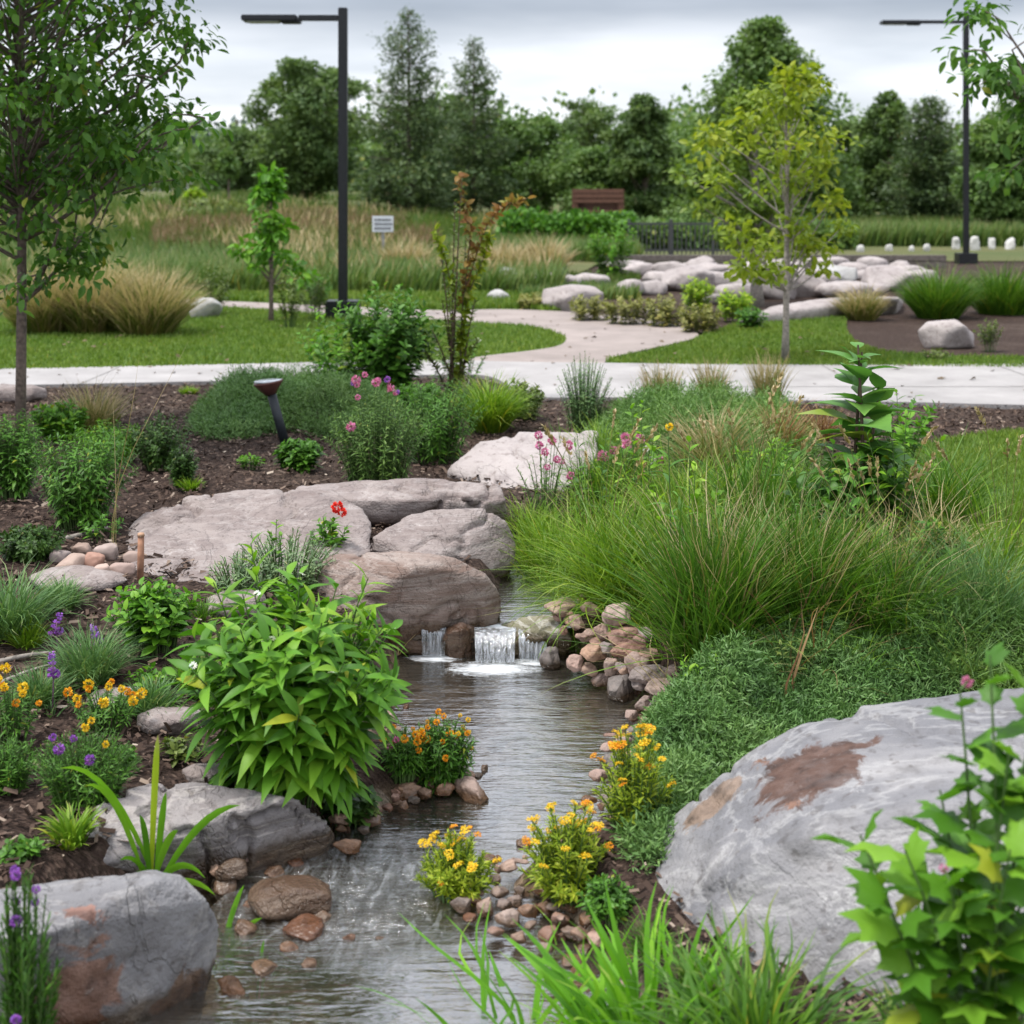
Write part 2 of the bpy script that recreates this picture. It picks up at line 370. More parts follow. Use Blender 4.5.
def rockm(name, base, alt, dark, vein=(.75, .72, .70), veins=.35, strata=(1, 1, 4), sc_=6., stain=None, wet=None, stain_col=(.20, .10, .06), cracks=.12, tilt=(0, 0, 0), lichen=.35):
    """stain: list of (local centre, radius, stretch-vector)"""
    b = NB(name); c = b.coord()
    n1 = b.noise(b.mapping(c, strata, tilt), sc_ * .5, 6, .55, .6); n2 = b.noise(c, sc_ * 3, 6, .65); n3 = b.noise(c, sc_ * 18, 3, .6)
    col = b.mix(b.ramp(n1, BW(.36, .62)), base, alt)
    col = b.mix(b.math('MULTIPLY', b.ramp(n2, BW(.52, .68)), .55), col, dark)
    v1 = b.noise(b.mapping(c, strata, (.4 + tilt[0], .3 + tilt[1], .5)), sc_ * .6, 5, .6, .35)
    vm = b.ramp(b.math('ABSOLUTE', b.math('SUBTRACT', v1, .5)), [(0, (1, 1, 1, 1)), (.035, (0, 0, 0, 1))])
    col = b.mix(b.math('MULTIPLY', vm, veins), col, vein)
    cr1 = b.noise(c, sc_ * .3, 6, .6, .8)
    cm = b.ramp(b.math('ABSOLUTE', b.math('SUBTRACT', cr1, .47)), [(0, (1, 1, 1, 1)), (.007, (0, 0, 0, 1))])
    col = b.mix(b.math('MULTIPLY', cm, cracks), col, tuple(x * .5 for x in dark))
    if stain:
        for cen, rad, stv, *sc2 in stain:
            scol = sc2[0] if sc2 else stain_col
            vs = b.n('ShaderNodeVectorMath', operation='SUBTRACT', ins={0: c, 1: cen}).outputs[0]
            vs = b.mapping(vs, stv)
            ln = b.n('ShaderNodeVectorMath', operation='LENGTH', ins={0: vs}).outputs['Value']
            ln = b.math('ADD', ln, b.math('MULTIPLY', b.math('SUBTRACT', b.noise(c, .9 / rad, 7, .68, .8), .5), rad * 3.2))
            m = b.math('MULTIPLY', b.ramp(ln, [(rad * .80, (1, 1, 1, 1)), (rad, (0, 0, 0, 1))]), b.ramp(n2, [(.30, (.8,) * 3), (.5, (1, 1, 1))]))
            col = b.mix(m, col, b.ramp(b.noise(b.mapping(c, strata), 9, 5), [(.3, tuple(x * .5 for x in scol)), (.5, scol), (.75, tuple(min(.5, x * 1.3 + .02) for x in scol))]))
    pits = b.ramp(b.noise(c, sc_ * 9, 2, .5), [(.30, (.55, .52, .5)), (.40, (1, 1, 1))])
    col = b.mix(.7, col, pits, 'MULTIPLY')
    lich = b.math('MULTIPLY', b.ramp(b.noise(c, sc_ * 1.3, 7, .75), BW(.58, .66)), b.ramp(n3, BW(.4, .6)))
    col = b.mix(b.math('MULTIPLY', lich, lichen), col, tuple(min(.8, x * 1.35) for x in vein))
    if wet is not None:      # damp rock near the waterline: darker
        geo = b.n('ShaderNodeNewGeometry').outputs['Position']; z = b.n('ShaderNodeSeparateXYZ', ins={0: geo}).outputs[2]
        z = b.math('ADD', z, b.math('MULTIPLY', b.math('SUBTRACT', b.noise(c, 9, 4), .5), .10))
        w = b.ramp(z, [(0, (1, 1, 1, 1)), (max(wet, .01), (1, 1, 1, 1)), (wet + .03, (0, 0, 0, 1))])
        col = b.mix(w, col, b.mix(1.0, col, (.38, .30, .22), 'MULTIPLY')); rgh = b.mix(w, (.75, .75, .75), (.25, .25, .25))
    else: rgh = .75
    hgt = b.math('ADD', b.math('MULTIPLY', n2, .6), b.math('ADD', b.math('MULTIPLY', n3, .35), b.math('MULTIPLY', n1, .8)))
    hgt = b.math('SUBTRACT', hgt, b.math('MULTIPLY', cm, cracks * 1.4))
    return b.done(b.bsdf(Base_Color=col, Roughness=rgh, Specular_IOR_Level=.4, Normal=b.bump(hgt, .9, .02)))

def pebblem():
    b = NB('river_stone'); r = b.n('ShaderNodeObjectInfo').outputs['Random']; c = b.coord()
    col = b.ramp(r, [(0, (.15, .13, .12)), (.2, (.30, .24, .22)), (.4, (.32, .19, .12)), (.6, (.34, .27, .24)), (.8, (.26, .14, .10)), (1, (.36, .25, .21))])
    off = b.n('ShaderNodeVectorMath', operation='ADD', ins={0: c, 1: b.n('ShaderNodeCombineXYZ', ins={0: b.math('MULTIPLY', r, 37.0)}).outputs[0]}).outputs[0]
    n = b.noise(b.mapping(off, (1, 1, 3)), 2.6, 6, .65, .5)
    col = b.mix(.8, col, b.ramp(n, [(.3, (.45, .42, .4)), (.5, (1, 1, 1)), (.7, (1.4, 1.35, 1.3))]), 'MULTIPLY')
    geo = b.n('ShaderNodeNewGeometry').outputs['Position']; z = b.n('ShaderNodeSeparateXYZ', ins={0: geo}).outputs[2]
    w = b.ramp(z, [(.0, (1, 1, 1, 1)), (.02, (1, 1, 1, 1)), (.045, (0, 0, 0, 1))])
    col = b.mix(w, col, b.mix(1.0, col, (.35, .28, .2), 'MULTIPLY'))
    n2 = b.noise(off, 14, 4)
    return b.done(b.bsdf(Base_Color=col, Roughness=b.mix(w, (.65,) * 3, (.2,) * 3), Normal=b.bump(n2, .4, .01), Specular_IOR_Level=.4))
M_PEB = pebblem()

def groundm():
    b = NB('mulch_soil'); c = b.coord()
    n1 = b.noise(c, 1.3, 5); n2 = b.noise(c, 26, 6, .7); n3 = b.n('ShaderNodeTexVoronoi', ins={'Vector': b.mapping(c, (1, 2.4, 1), (0, 0, .5)), 'Scale': 45}).outputs['Distance']
    col = b.ramp(n2, [(.3, (.022, .014, .011)), (.5, (.065, .042, .033)), (.72, (.13, .09, .07))])
    col = b.mix(b.ramp(n1, BW(.5, .7)), col, b.ramp(n2, [(.3, (.05, .035, .028)), (.7, (.16, .115, .09))]))
    z = b.n('ShaderNodeSeparateXYZ', ins={0: b.n('ShaderNodeNewGeometry').outputs['Position']})
    wet = b.ramp(b.math('ADD', z.outputs[2], .1), [(.0, (1, 1, 1, 1)), (.11, (1, 1, 1, 1)), (.16, (0, 0, 0, 1))])
    bed = b.ramp(b.n('ShaderNodeTexVoronoi', ins={'Vector': c, 'Scale': 16}).outputs['Color'], [(.2, (.08, .06, .035)), (.5, (.24, .17, .11)), (.8, (.36, .29, .22))])
    col = b.mix(wet, col, bed)
    h = b.math('ADD', b.math('MULTIPLY', n2, .8), n3)
    return b.done(b.bsdf(Base_Color=col, Roughness=.9, Specular_IOR_Level=.15, Normal=b.bump(h, .9, .03)))
def lawnm(name, a, b_, sc_=1.2):
    b = NB(name); c = b.coord()
    col = b.ramp(b.noise(c, sc_, 4), [(.3, a), (.7, b_)]); n = b.noise(c, 60, 3)
    col = b.mix(.7, col, b.ramp(n, [(.3, (.6,) * 3), (.7, (1.3,) * 3)]), 'MULTIPLY')
    return b.done(b.bsdf(Base_Color=col, Roughness=.9, Specular_IOR_Level=.1, Normal=b.bump(n, .8, .02)))
def concretem(name, c1, joint=1.5):
    b = NB(name); c = b.coord(); n = b.noise(c, 2.2, 6, .6); n2 = b.noise(c, 90, 3)
    col = b.mix(1.0, b.mix(0.0, c1, c1), b.ramp(n, [(.3, (.76, .75, .74)), (.7, (1.08, 1.07, 1.06))]), 'MULTIPLY')
    col = b.mix(.5, col, b.ramp(n2, [(.3, (.85,) * 3), (.7, (1.08,) * 3)]), 'MULTIPLY')
    sp = b.ramp(b.noise(c, 7, 2), [(.24, (.6, .58, .55)), (.28, (1, 1, 1))]); col = b.mix(.6, col, sp, 'MULTIPLY')
    return b.done(b.bsdf(Base_Color=col, Roughness=.85, Specular_IOR_Level=.3, Normal=b.bump(n2, .2, .004)))

def waterm(name, foam_pts, riffle=None, tint=(.62, .58, .46)):
    b = NB(name); c = b.n('ShaderNodeNewGeometry').outputs['Position']
    rip = b.noise(b.mapping(c, (3.2, 20, 1)), 2.0, 3, .55, .8)
    rip2 = b.noise(b.mapping(c, (2.2, 5, 1)), 2.6, 2, .5, .4)
    rip3 = b.noise(b.mapping(c, (10, 30, 1), (0, 0, .2)), 2.2, 2, .6, .6)
    h = b.math('ADD', b.math('MULTIPLY', rip, .5), b.math('ADD', b.math('MULTIPLY', rip2, .9), b.math('MULTIPLY', rip3, .22)))
    sy = b.n('ShaderNodeSeparateXYZ', ins={0: c})
    foam = None
    if riffle:
        # choppy water: streaky along the flow
        vs = b.n('ShaderNodeVectorMath', operation='SUBTRACT', ins={0: c, 1: riffle[0]}).outputs[0]
        ln = b.n('ShaderNodeVectorMath', operation='LENGTH', ins={0: b.mapping(vs, riffle[1])}).outputs['Value']
        m = b.ramp(ln, [(.45, (1, 1, 1, 1)), (1.0, (0, 0, 0, 1))])
        ch = b.noise(b.mapping(c, (6, 2.0, 1), (0, 0, -.65)), 3.0, 8, .72, 2.6)
        h = b.math('ADD', h, b.math('MULTIPLY', m, b.math('MULTIPLY', ch, 1.0)))
        foam = b.math('MULTIPLY', m, b.math('MULTIPLY', b.ramp(ch, BW(.50, .78)), .38))
    for p, r in foam_pts:
        vs = b.n('ShaderNodeVectorMath', operation='SUBTRACT', ins={0: c, 1: p}).outputs[0]
        ln = b.n('ShaderNodeVectorMath', operation='LENGTH', ins={0: b.mapping(vs, (1, 1.9, 0))}).outputs['Value']
        ln = b.math('ADD', ln, b.math('MULTIPLY', b.math('SUBTRACT', b.noise(b.mapping(c, (1, 2, 1)), 16, 6, .75, .8), .5), r * 2.2))
        f = b.ramp(ln, [(0, (.95, .95, .95, 1)), (r * .3, (.75, .75, .75, 1)), (r * 1.1, (0, 0, 0, 1))])
        foam = f if foam is None else b.math('MAXIMUM', foam, f)
    nr = b.bump(h, .8, .012)
    fr = b.n('ShaderNodeFresnel', ins={'IOR': 1.75, 'Normal': nr}).outputs[0]
    fr = b.math('ADD', b.math('MULTIPLY', fr, 1.3), .17, True)
    gl = b.n('ShaderNodeBsdfGlossy', ins={'Color': (1, 1, 1, 1), 'Roughness': .11, 'Normal': nr}).outputs[0]
    tp = b.n('ShaderNodeBsdfTransparent', ins={0: (*tint, 1)}).outputs[0]
    df = b.n('ShaderNodeBsdfDiffuse', ins={0: (.16, .15, .12, 1)}).outputs[0]
    under = b.n('ShaderNodeMixShader', ins={0: .16, 1: tp, 2: df}).outputs[0]
    sh = b.n('ShaderNodeMixShader', ins={0: fr, 1: under, 2: gl}).outputs[0]
    if foam is not None:
        wd = b.n('ShaderNodeBsdfDiffuse', ins={0: (.82, .85, .88, 1), 'Normal': nr}).outputs[0]
        sh = b.n('ShaderNodeMixShader', ins={0: foam, 1: sh, 2: wd}).outputs[0]
    return b.done(sh)
def fallm():
    b = NB('falling_water'); c = b.coord()
    n = b.noise(b.mapping(c, (60, 60, 5)), 1.0, 5, .65, .4)
    f = b.ramp(n, BW(.38, .66))
    wd = b.n('ShaderNodeBsdfDiffuse', ins={0: (.8, .84, .9, 1)}).outputs[0]
    tp = b.n('ShaderNodeBsdfTransparent', ins={0: (.85, .86, .85, 1)}).outputs[0]
    gl = b.n('ShaderNodeBsdfGlossy', ins={'Roughness': .1, 'Normal': b.bump(n, .8, .01)}).outputs[0]
    u = b.n('ShaderNodeMixShader', ins={0: .25, 1: tp, 2: gl}).outputs[0]
    return b.done(b.n('ShaderNodeMixShader', ins={0: b.math('MULTIPLY', f, .38), 1: u, 2: wd}).outputs[0])

# greens (linear)
L_DARK = leafm((.020, .050, .012), (.035, .085, .018), (.06, .13, .03), tr=.2)
L_MID = leafm((.035, .10, .015), (.06, .17, .022), (.10, .24, .035), tr=.3)
L_BRIGHT = leafm((.045, .14, .012), (.085, .23, .02), (.16, .33, .035), tr=.35)
L_LIME = leafm((.14, .28, .02), (.24, .38, .03), (.36, .46, .05), tr=.4)
L_MAPLE = leafm((.035, .10, .015), (.06, .155, .022), (.10, .21, .03), tr=.42)
L_OLIVE = leafm((.06, .09, .025), (.10, .15, .035), (.15, .20, .06), tr=.25)
L_SILV = leafm((.10, .17, .11), (.15, .24, .15), (.22, .31, .20), tr=.2)
L_JUN = leafm((.045, .11, .035), (.08, .17, .055), (.15, .26, .10), tr=.15)
L_JUN2 = leafm((.045, .11, .025), (.08, .17, .04), (.14, .25, .065), tr=.15)
G_GREEN = leafm((.035, .10, .012), (.065, .165, .018), (.12, .23, .025), dry=(.28, .26, .10), dry_at=.9, tr=.3)
G_YEL = leafm((.07, .16, .015), (.13, .25, .02), (.22, .33, .035), dry=(.36, .33, .12), dry_at=.9, tr=.35)
G_TAN = leafm((.20, .16, .06), (.33, .25, .11), (.45, .36, .18), dry=(.50, .40, .24), dry_at=.6, tr=.3)
G_TANG = leafm((.08, .13, .03), (.16, .17, .05), (.30, .24, .10), dry=(.46, .36, .2), dry_at=.55, tr=.3)
G_BLUE = leafm((.05, .12, .05), (.085, .18, .07), (.14, .25, .10), dry=(.30, .30, .16), dry_at=.92, tr=.25)
G_RED = leafm((.16, .07, .035), (.25, .12, .05), (.30, .2, .08), dry=(.40, .25, .12), dry_at=.6, tr=.3)
G_IRIS = leafm((.07, .21, .015), (.12, .32, .02), (.21, .43, .04), dry=(.40, .40, .12), dry_at=.97, tr=.4)
G_MEAD = leafm((.05, .11, .025), (.08, .145, .035), (.13, .18, .06), dry=(.24, .21, .10), dry_at=.9, tr=.25)
G_MRED = leafm((.10, .11, .04), (.16, .13, .055), (.22, .16, .08), dry=(.27, .155, .095), dry_at=.75, tr=.2)
G_LAWN = leafm((.075, .14, .022), (.105, .185, .03), (.15, .24, .04), dry=(.30, .30, .10), dry_at=.93, tr=.3)
L_ORANGE = leafm((.26, .11, .04), (.31, .19, .05), (.27, .27, .07), tr=.35)
L_YG = leafm((.12, .19, .014), (.18, .255, .022), (.28, .33, .04), tr=.45)
P_YEL = leafm((.75, .42, .01), (.85, .55, .02), (.8, .62, .05), tr=.25, rough=.6)
P_ORG = leafm((.75, .22, .01), (.82, .36, .01), (.85, .48, .03), tr=.25, rough=.6)
P_PINK = leafm((.55, .12, .30), (.65, .20, .42), (.75, .35, .55), tr=.3, rough=.6)
P_PURP = leafm((.22, .06, .42), (.32, .10, .55), (.42, .18, .62), tr=.3, rough=.6)
P_RED = leafm((.65, .01, .012), (.8, .03, .02), (.85, .08, .04), tr=.25, rough=.6)
P_WHITE = leafm((.7, .7, .68), (.78, .78, .75), (.8, .8, .8), tr=.25, rough=.6)
M_STEM = plain('green_stem', (.07, .13, .03), .6)
M_TWIG = plain('brown_twig', (.10, .065, .045), .8)
M_BARK = plain('bark', (.13, .10, .08), .9, var=.45, sc_=40, bumpd=.01)
M_BARKL = plain('pale_bark', (.26, .23, .20), .9, var=.4, sc_=40, bumpd=.01)
M_BLACK = plain('black_metal', (.012, .013, .015), .4, .3, .5)
M_WOOD = plain('brown_wood', (.12, .055, .035), .75, var=.3)
M_GREYW = plain('grey_timber', (.13, .11, .095), .8, var=.35, sc_=12)
M_SIGN = plain('sign_face', (.6, .62, .65), .5, var=.05)
M_DARKT = plain('sign_letters', (.06, .06, .07), .6)
M_GREYMET = plain('grey_metal', (.09, .09, .095), .4, .7)

# ------------------------------------------------------------------ ground
def build_ground():
    ys = [.5]
    while ys[-1] < 12: ys.append(ys[-1] * 1.0075)
    while ys[-1] < 1500: ys.append(ys[-1] * 1.025)
    ys = np.array(ys)
    ts = np.concatenate([np.linspace(-2.2, -.48, 22)[:-1], np.linspace(-.48, .48, 150), np.linspace(.48, 2.2, 22)[1:]])
    Y, T = np.meshgrid(ys, ts, indexing='ij'); X = Y * T
    Z = hterr(X.ravel(), Y.ravel())
    P = np.stack([X.ravel(), Y.ravel(), Z], 1)
    amp = .014 * (1 - sstep(10.5, 11.5, P[:, 1])); P[:, 2] += amp * fbm(P, 6, 4, 3) * 2.0
    n, m = X.shape; i = np.arange(n - 1)[:, None] * m; j = np.arange(m - 1)[None]
    Q = np.stack([i + j, i + j + 1, i + m + j + 1, i + m + j], -1).reshape(-1, 4)
    o = obj('ground', mesh_np('ground', P, [Q]), groundm()); tag(o, kind='structure')
build_ground()

def smooth_px(pts, n=6):
    P = np.array(pts, float); m = len(P); out = []
    for k in range(m):
        p0, p1, p2, p3 = P[(k - 1) % m], P[k], P[(k + 1) % m], P[(k + 2) % m]
        for t in np.linspace(0, 1, n, endpoint=False):
            out.append(.5 * ((2 * p1) + (-p0 + p2) * t + (2 * p0 - 5 * p1 + 4 * p2 - p3) * t * t + (-p0 + 3 * p1 - 3 * p2 + p3) * t ** 3))
    return np.array(out)
def inside(P, x, y):
    r = np.zeros(len(x), bool); m = len(P)
    for k in range(m):
        x0, y0 = P[k]; x1, y1 = P[(k + 1) % m]
        c = ((y0 > y) != (y1 > y)); r ^= c & (x < (x1 - x0) * (y - y0) / (y1 - y0 + 1e-12) + x0)
    return r
def world_poly(px): return np.array([G(a, b)[:2] for a, b in px])
def sheet(name, poly, step, off, mat, skirt=0.05, zf=None):
    x0, y0 = poly.min(0); x1, y1 = poly.max(0)
    gx, gy = np.meshgrid(np.arange(x0, x1, step), np.arange(y0, y1, step)); gx, gy = gx.ravel(), gy.ravel()
    k = inside(poly, gx, gy); pts = [Vector(p) for p in poly] + [Vector((a, b)) for a, b in zip(gx[k], gy[k])]
    vs, es, fs, *_ = geometry.delaunay_2d_cdt(pts, [], [list(range(len(poly)))], 1, 1e-5)
    V = np.array([v[:] for v in vs]); z = (hterr(V[:, 0], V[:, 1]) if zf is None else zf(V)) + off
    V3 = np.column_stack([V, z]); F = np.array([f for f in fs if len(f) == 3])
    faces = [F]
    a = V[F[:, 1]] - V[F[:, 0]]; b = V[F[:, 2]] - V[F[:, 0]]
    if np.median(a[:, 0] * b[:, 1] - a[:, 1] * b[:, 0]) < 0: faces = [F[:, ::-1]]
    if skirt:
        n = len(poly); zz = hterr(poly[:, 0], poly[:, 1]) + off
        top = np.column_stack([poly, zz]); bot = top.copy(); bot[:, 2] -= skirt; o = len(V3)
        V3 = np.concatenate([V3, top, bot]); j = np.arange(n); j2 = (j + 1) % n
        faces.append(np.stack([o + j, o + j2, o + n + j2, o + n + j], 1))
    ob = obj(name, mesh_np(name, V3, faces, smooth=False), mat); tag(ob, kind='structure'); return ob

PX_PATHA = [(-140, 374), (0, 372), (150, 369), (330, 365), (440, 363), (520, 365), (700, 367), (860, 368), (1160, 370), (1160, 408), (860, 405), (700, 403), (600, 401), (540, 401), (516, 394), (490, 380), (440, 378), (330, 382), (150, 386), (0, 389), (-140, 391)]
PX_CURVE = [(120, 300), (230, 303), (340, 308), (440, 312), (500, 311), (560, 313), (620, 318), (668, 325), (698, 336), (685, 343), (645, 352), (612, 360), (598, 368), (560, 371), (500, 371), (452, 366), (480, 359), (530, 353), (558, 348), (566, 341), (555, 334), (530, 328), (490, 325), (440, 322), (340, 317), (230, 309), (120, 306)]
PX_LAWNL = [(-160, 315), (120, 306), (230, 309), (340, 317), (440, 322), (490, 325), (530, 328), (555, 334), (566, 341), (558, 348), (530, 353), (480, 359), (452, 366), (330, 366), (150, 370), (0, 373), (-160, 375)]
PX_LAWNR = [(606, 364), (650, 353), (690, 343), (712, 334), (760, 318), (800, 309), (830, 306), (845, 318), (848, 335), (870, 350), (940, 358), (1160, 362), (1160, 371), (860, 369), (700, 368)]
PX_LAWNN = [(830, 470), (900, 452), (960, 440), (1024, 434), (1200, 430), (1200, 600), (1024, 590), (900, 560)]
PX_STRIP = [(120, 286), (300, 288), (440, 292), (560, 300), (560, 312), (500, 310), (440, 311), (340, 307), (230, 302), (120, 299)]
poly = {}
for nm, pxl in (('a', PX_PATHA), ('c', PX_CURVE), ('ll', PX_LAWNL), ('lr', PX_LAWNR), ('ln', PX_LAWNN), ('st', PX_STRIP)): poly[nm] = world_poly(smooth_px(pxl, 5))
M_LAWN = lawnm('lawn_turf', (.06, .11, .02), (.085, .14, .03))
sheet('path', poly['a'], .3, .030, concretem('concrete', (.35, .335, .33)))
sheet('path', poly['c'], .5, .024, concretem('pink_concrete', (.30, .255, .235)))
for k in ('ll', 'lr', 'ln'): sheet('lawn', poly[k], .25 if k != 'ln' else .1, .016, M_LAWN)
sheet('lawn', poly['st'], .6, .012, M_LAWN)
# sawn joints of the near path
def joint_x(X, y0, y1, w=.012):
    yy = np.linspace(y0, y1, 8); zz = hterr(np.full(8, X), yy) + .0325
    V = np.concatenate([np.column_stack([np.full(8, X - w / 2), yy, zz]), np.column_stack([np.full(8, X + w / 2), yy, zz])])
    j = np.arange(7); return (V, np.stack([j, j + 8, j + 9, j + 1], 1), None, None, None)
jp = []
for X in np.arange(-5, 8, 1.55):
    yc = poly['a'][:, 1][np.abs(poly['a'][:, 0] - X) < .6]
    if len(yc) > 1: jp.append(joint_x(X, yc.min() + .06, yc.max() - .06))
ym = [(at(px, 388, .27)[0], at(px, 388, .27)[1]) for px in np.linspace(640, 1130, 12)]
for (xa, ya), (xb, yb) in zip(ym[:-1], ym[1:]):
    jp.append((np.array([(xa, ya - .008, h1(xa, ya) + .0325), (xb, yb - .008, h1(xb, yb) + .0325), (xb, yb + .008, h1(xb, yb) + .0325), (xa, ya + .008, h1(xa, ya) + .0325)]), [(0, 1, 2, 3)], None, None, None))
tag(part('path_joint', jp, plain('joint_grey', (.2, .19, .18), .9), smooth=False), kind='structure')

# meadow (everything beyond)
def meadow_sheet():
    ys = np.concatenate([np.linspace(17, 70, 60), np.geomspace(72, 1400, 50)]); ts = np.linspace(-1.6, 1.6, 80)
    Y, T = np.meshgrid(ys, ts, indexing='ij'); X = Y * T
    left = G(120, 299)[1]
    Y0 = np.interp(X[0], [-40, G(150, 300)[0], G(300, 288)[0], G(450, 292)[0], G(560, 285)[0], G(600, 262)[0], G(940, 262)[0], 60], [left, left, G(300, 289)[1], G(450, 293)[1], G(560, 285)[1], G(600, 263)[1], G(940, 262)[1], G(940, 262)[1]])
    Y[0] = Y0; 
    for k in range(1, 60): Y[k] = np.maximum(Y[k], Y0 + .4 * k)
    P = np.stack([X.ravel(), Y.ravel(), hterr(X.ravel(), Y.ravel()) + .02], 1)
    n, m = X.shape; i = np.arange(n - 1)[:, None] * m; j = np.arange(m - 1)[None]
    Q = np.stack([i + j, i + j + 1, i + m + j + 1, i + m + j], -1).reshape(-1, 4)
    tag(obj('meadow', mesh_np('meadow', P, [Q]), lawnm('meadow_soil', (.07, .10, .035), (.14, .13, .06), .25)), kind='structure')
meadow_sheet()

# ---- water
def water(name, pts_px, z, mat, step=.06):
    P = smooth_px(pts_px, 5); poly_ = np.array([at(a, b, z)[:2] for a, b in P])
    return sheet(name, poly_, step, 0, mat, 0, zf=lambda V: np.full(len(V), z))
f1, f2, f3 = at(436, 658, 0), at(492, 666, 0), at(533, 662, 0)
rc = at(365, 890, 0)
WAT0 = waterm('brook_water', [(tuple(f1), .10), (tuple(f2 + [0, -.03, 0]), .17), (tuple(f3), .09)], (tuple(rc), (2.1, 2.4, 0)))
water('water', [(150, 1150), (640, 1150), (700, 1000), (690, 900), (690, 820), (700, 760), (700, 690), (640, 655), (600, 648), (540, 645), (420, 645), (380, 655), (360, 700), (350, 770), (300, 800), (250, 870), (180, 940), (130, 1040)], WL0, WAT0)
WAT1 = waterm('upper_water', [(tuple(at(500, 626, .10)), .07)])
water('water', [(425, 630), (556, 630), (640, 605), (720, 560), (760, 535), (540, 530), (490, 560), (485, 590), (480, 618), (418, 627)], WL1, WAT1)
# small falls over the ledge
FM = fallm()
def fall(xa, xb, lip, base, drop, seed):
    g = np.random.default_rng(seed); n = 26; k = 9; xs = np.linspace(xa, xb, n); s = np.linspace(0, 1, k)
    A = np.array([at(x, lip, WL1 + .004) for x in xs]); B = np.array([at(xa + (xb - xa) * (.04 + .92 * i / (n - 1)), base, .003) for i in range(n)])
    A[:, 1] += .03; fwd = B - A; V = []
    for i in range(n):
        wv = .008 * math.sin(i * 1.7 + seed) + g.normal(0, .003)
        for q in s:
            V.append([A[i, 0] + fwd[i, 0] * q, A[i, 1] + fwd[i, 1] * (q ** .6) + wv * q, WL1 + .006 + (.001 - WL1) * q ** 1.9])
    i = np.arange(n - 1)[:, None] * k; j = np.arange(k - 1)[None]
    tag(part('water', [(np.array(V), np.stack([i + j, i + j + 1, i + k + j + 1, i + k + j], -1).reshape(-1, 4), None, None, None)], FM), kind='structure')
fall(421, 446, 630, 657, .15, 1); fall(474, 516, 630, 664, .15, 4); fall(518, 548, 631, 662, .10, 9)

# ------------------------------------------------------------------ rocks
def hull_arrays(pts, seed, vox, sm, disp, freq, ridge=0.):
    bm = bmesh.new()
    for p in pts: bm.verts.new([float(v) for v in p])
    r = bmesh.ops.convex_hull(bm, input=bm.verts)
    bmesh.ops.delete(bm, geom=list({g for g in r['geom_interior'] if isinstance(g, bmesh.types.BMVert)}), context='VERTS')
    bmesh.ops.triangulate(bm, faces=bm.faces); me = bpy.data.meshes.new('tmp'); bm.to_mesh(me); bm.free()
    o = bpy.data.objects.new('tmp', me); COL.objects.link(o)
    md = o.modifiers.new('r', 'REMESH'); md.mode = 'VOXEL'; md.voxel_size = vox
    dg = bpy.context.evaluated_depsgraph_get(); ev = o.evaluated_get(dg); m2 = ev.to_mesh()
    n = len(m2.vertices); V = np.empty(n * 3, np.float32); m2.vertices.foreach_get('co', V); V = V.reshape(-1, 3).astype(float)
    F = np.array([p.vertices[:] for p in m2.polygons if len(p.vertices) == 4]); T = np.array([p.vertices[:] for p in m2.polygons if len(p.vertices) == 3])
    ev.to_mesh_clear(); bpy.data.objects.remove(o); bpy.data.meshes.remove(me)
    E = np.concatenate([F[:, [0, 1]], F[:, [1, 2]], F[:, [2, 3]], F[:, [3, 0]]])
    deg = np.bincount(E.ravel(), minlength=n)[:, None]
    for _ in range(sm):
        A = np.zeros_like(V); np.add.at(A, E[:, 0], V[E[:, 1]]); np.add.at(A, E[:, 1], V[E[:, 0]]); V = .4 * V + .6 * A / np.maximum(deg, 1)
    def normals():
        N = np.zeros_like(V); fn = np.cross(V[F[:, 2]] - V[F[:, 0]], V[F[:, 3]] - V[F[:, 1]])
        for k in range(4): np.add.at(N, F[:, k], fn)
        return nrm(N)
    N = normals(); c = V.mean(0); L = V - c
    d = disp * fbm(L, freq, 5, seed, .5)
    if ridge:   # bedding planes: shallow steps along tilted strata
        g = np.random.default_rng(seed); ax = nrm(np.array([g.normal(0, .25), g.normal(0, .25), 1.0]))
        s = (L @ ax) * freq * 2.2 + fbm(L, freq * .8, 3, seed + 9) * 1.2
        d = d + ridge * (np.abs((s % 1) - .5) ** .5 - .5)
        cr_ = fbm(L, freq * 1.3, 4, seed + 31); d = d - ridge * 1.6 * np.exp(-(cr_ / .035) ** 2)
    V = V + N * d[:, None]
    N = normals(); V = V + N * (disp * .22 * fbm(L, freq * 7, 3, seed + 5))[:, None]
    return V, F, T
def rock(name, label, pts, mat, seed, vox=.012, sm=3, disp=.02, freq=4., ridge=.006, cat='boulder', group=None):
    V, F, T = hull_arrays(pts, seed, vox, sm, disp, freq, ridge)
    zb = V[:, 2].min(); o3 = np.array([V[:, 0].mean(), V[:, 1].mean(), zb])
    me = mesh_np(name, V - o3, [F] + ([T] if len(T) else [])); o = obj(name, me, mat, loc=o3); tag(o, label, cat, group); return o, o3
def prock(name, label, front, back, mat, seed, drop=.1, push=.04, **k):
    """front/back: (px, py, z); the back points are also dropped to the ground behind"""
    pts = [at(*p) for p in front] + [at(*p) for p in back]
    for p in back:
        q = at(*p); q[1] += push; q[2] = min(q[2] - .02, h1(q[0], q[1]) - drop); pts.append(q)
    return rock(name, label, pts, mat, seed, **k)
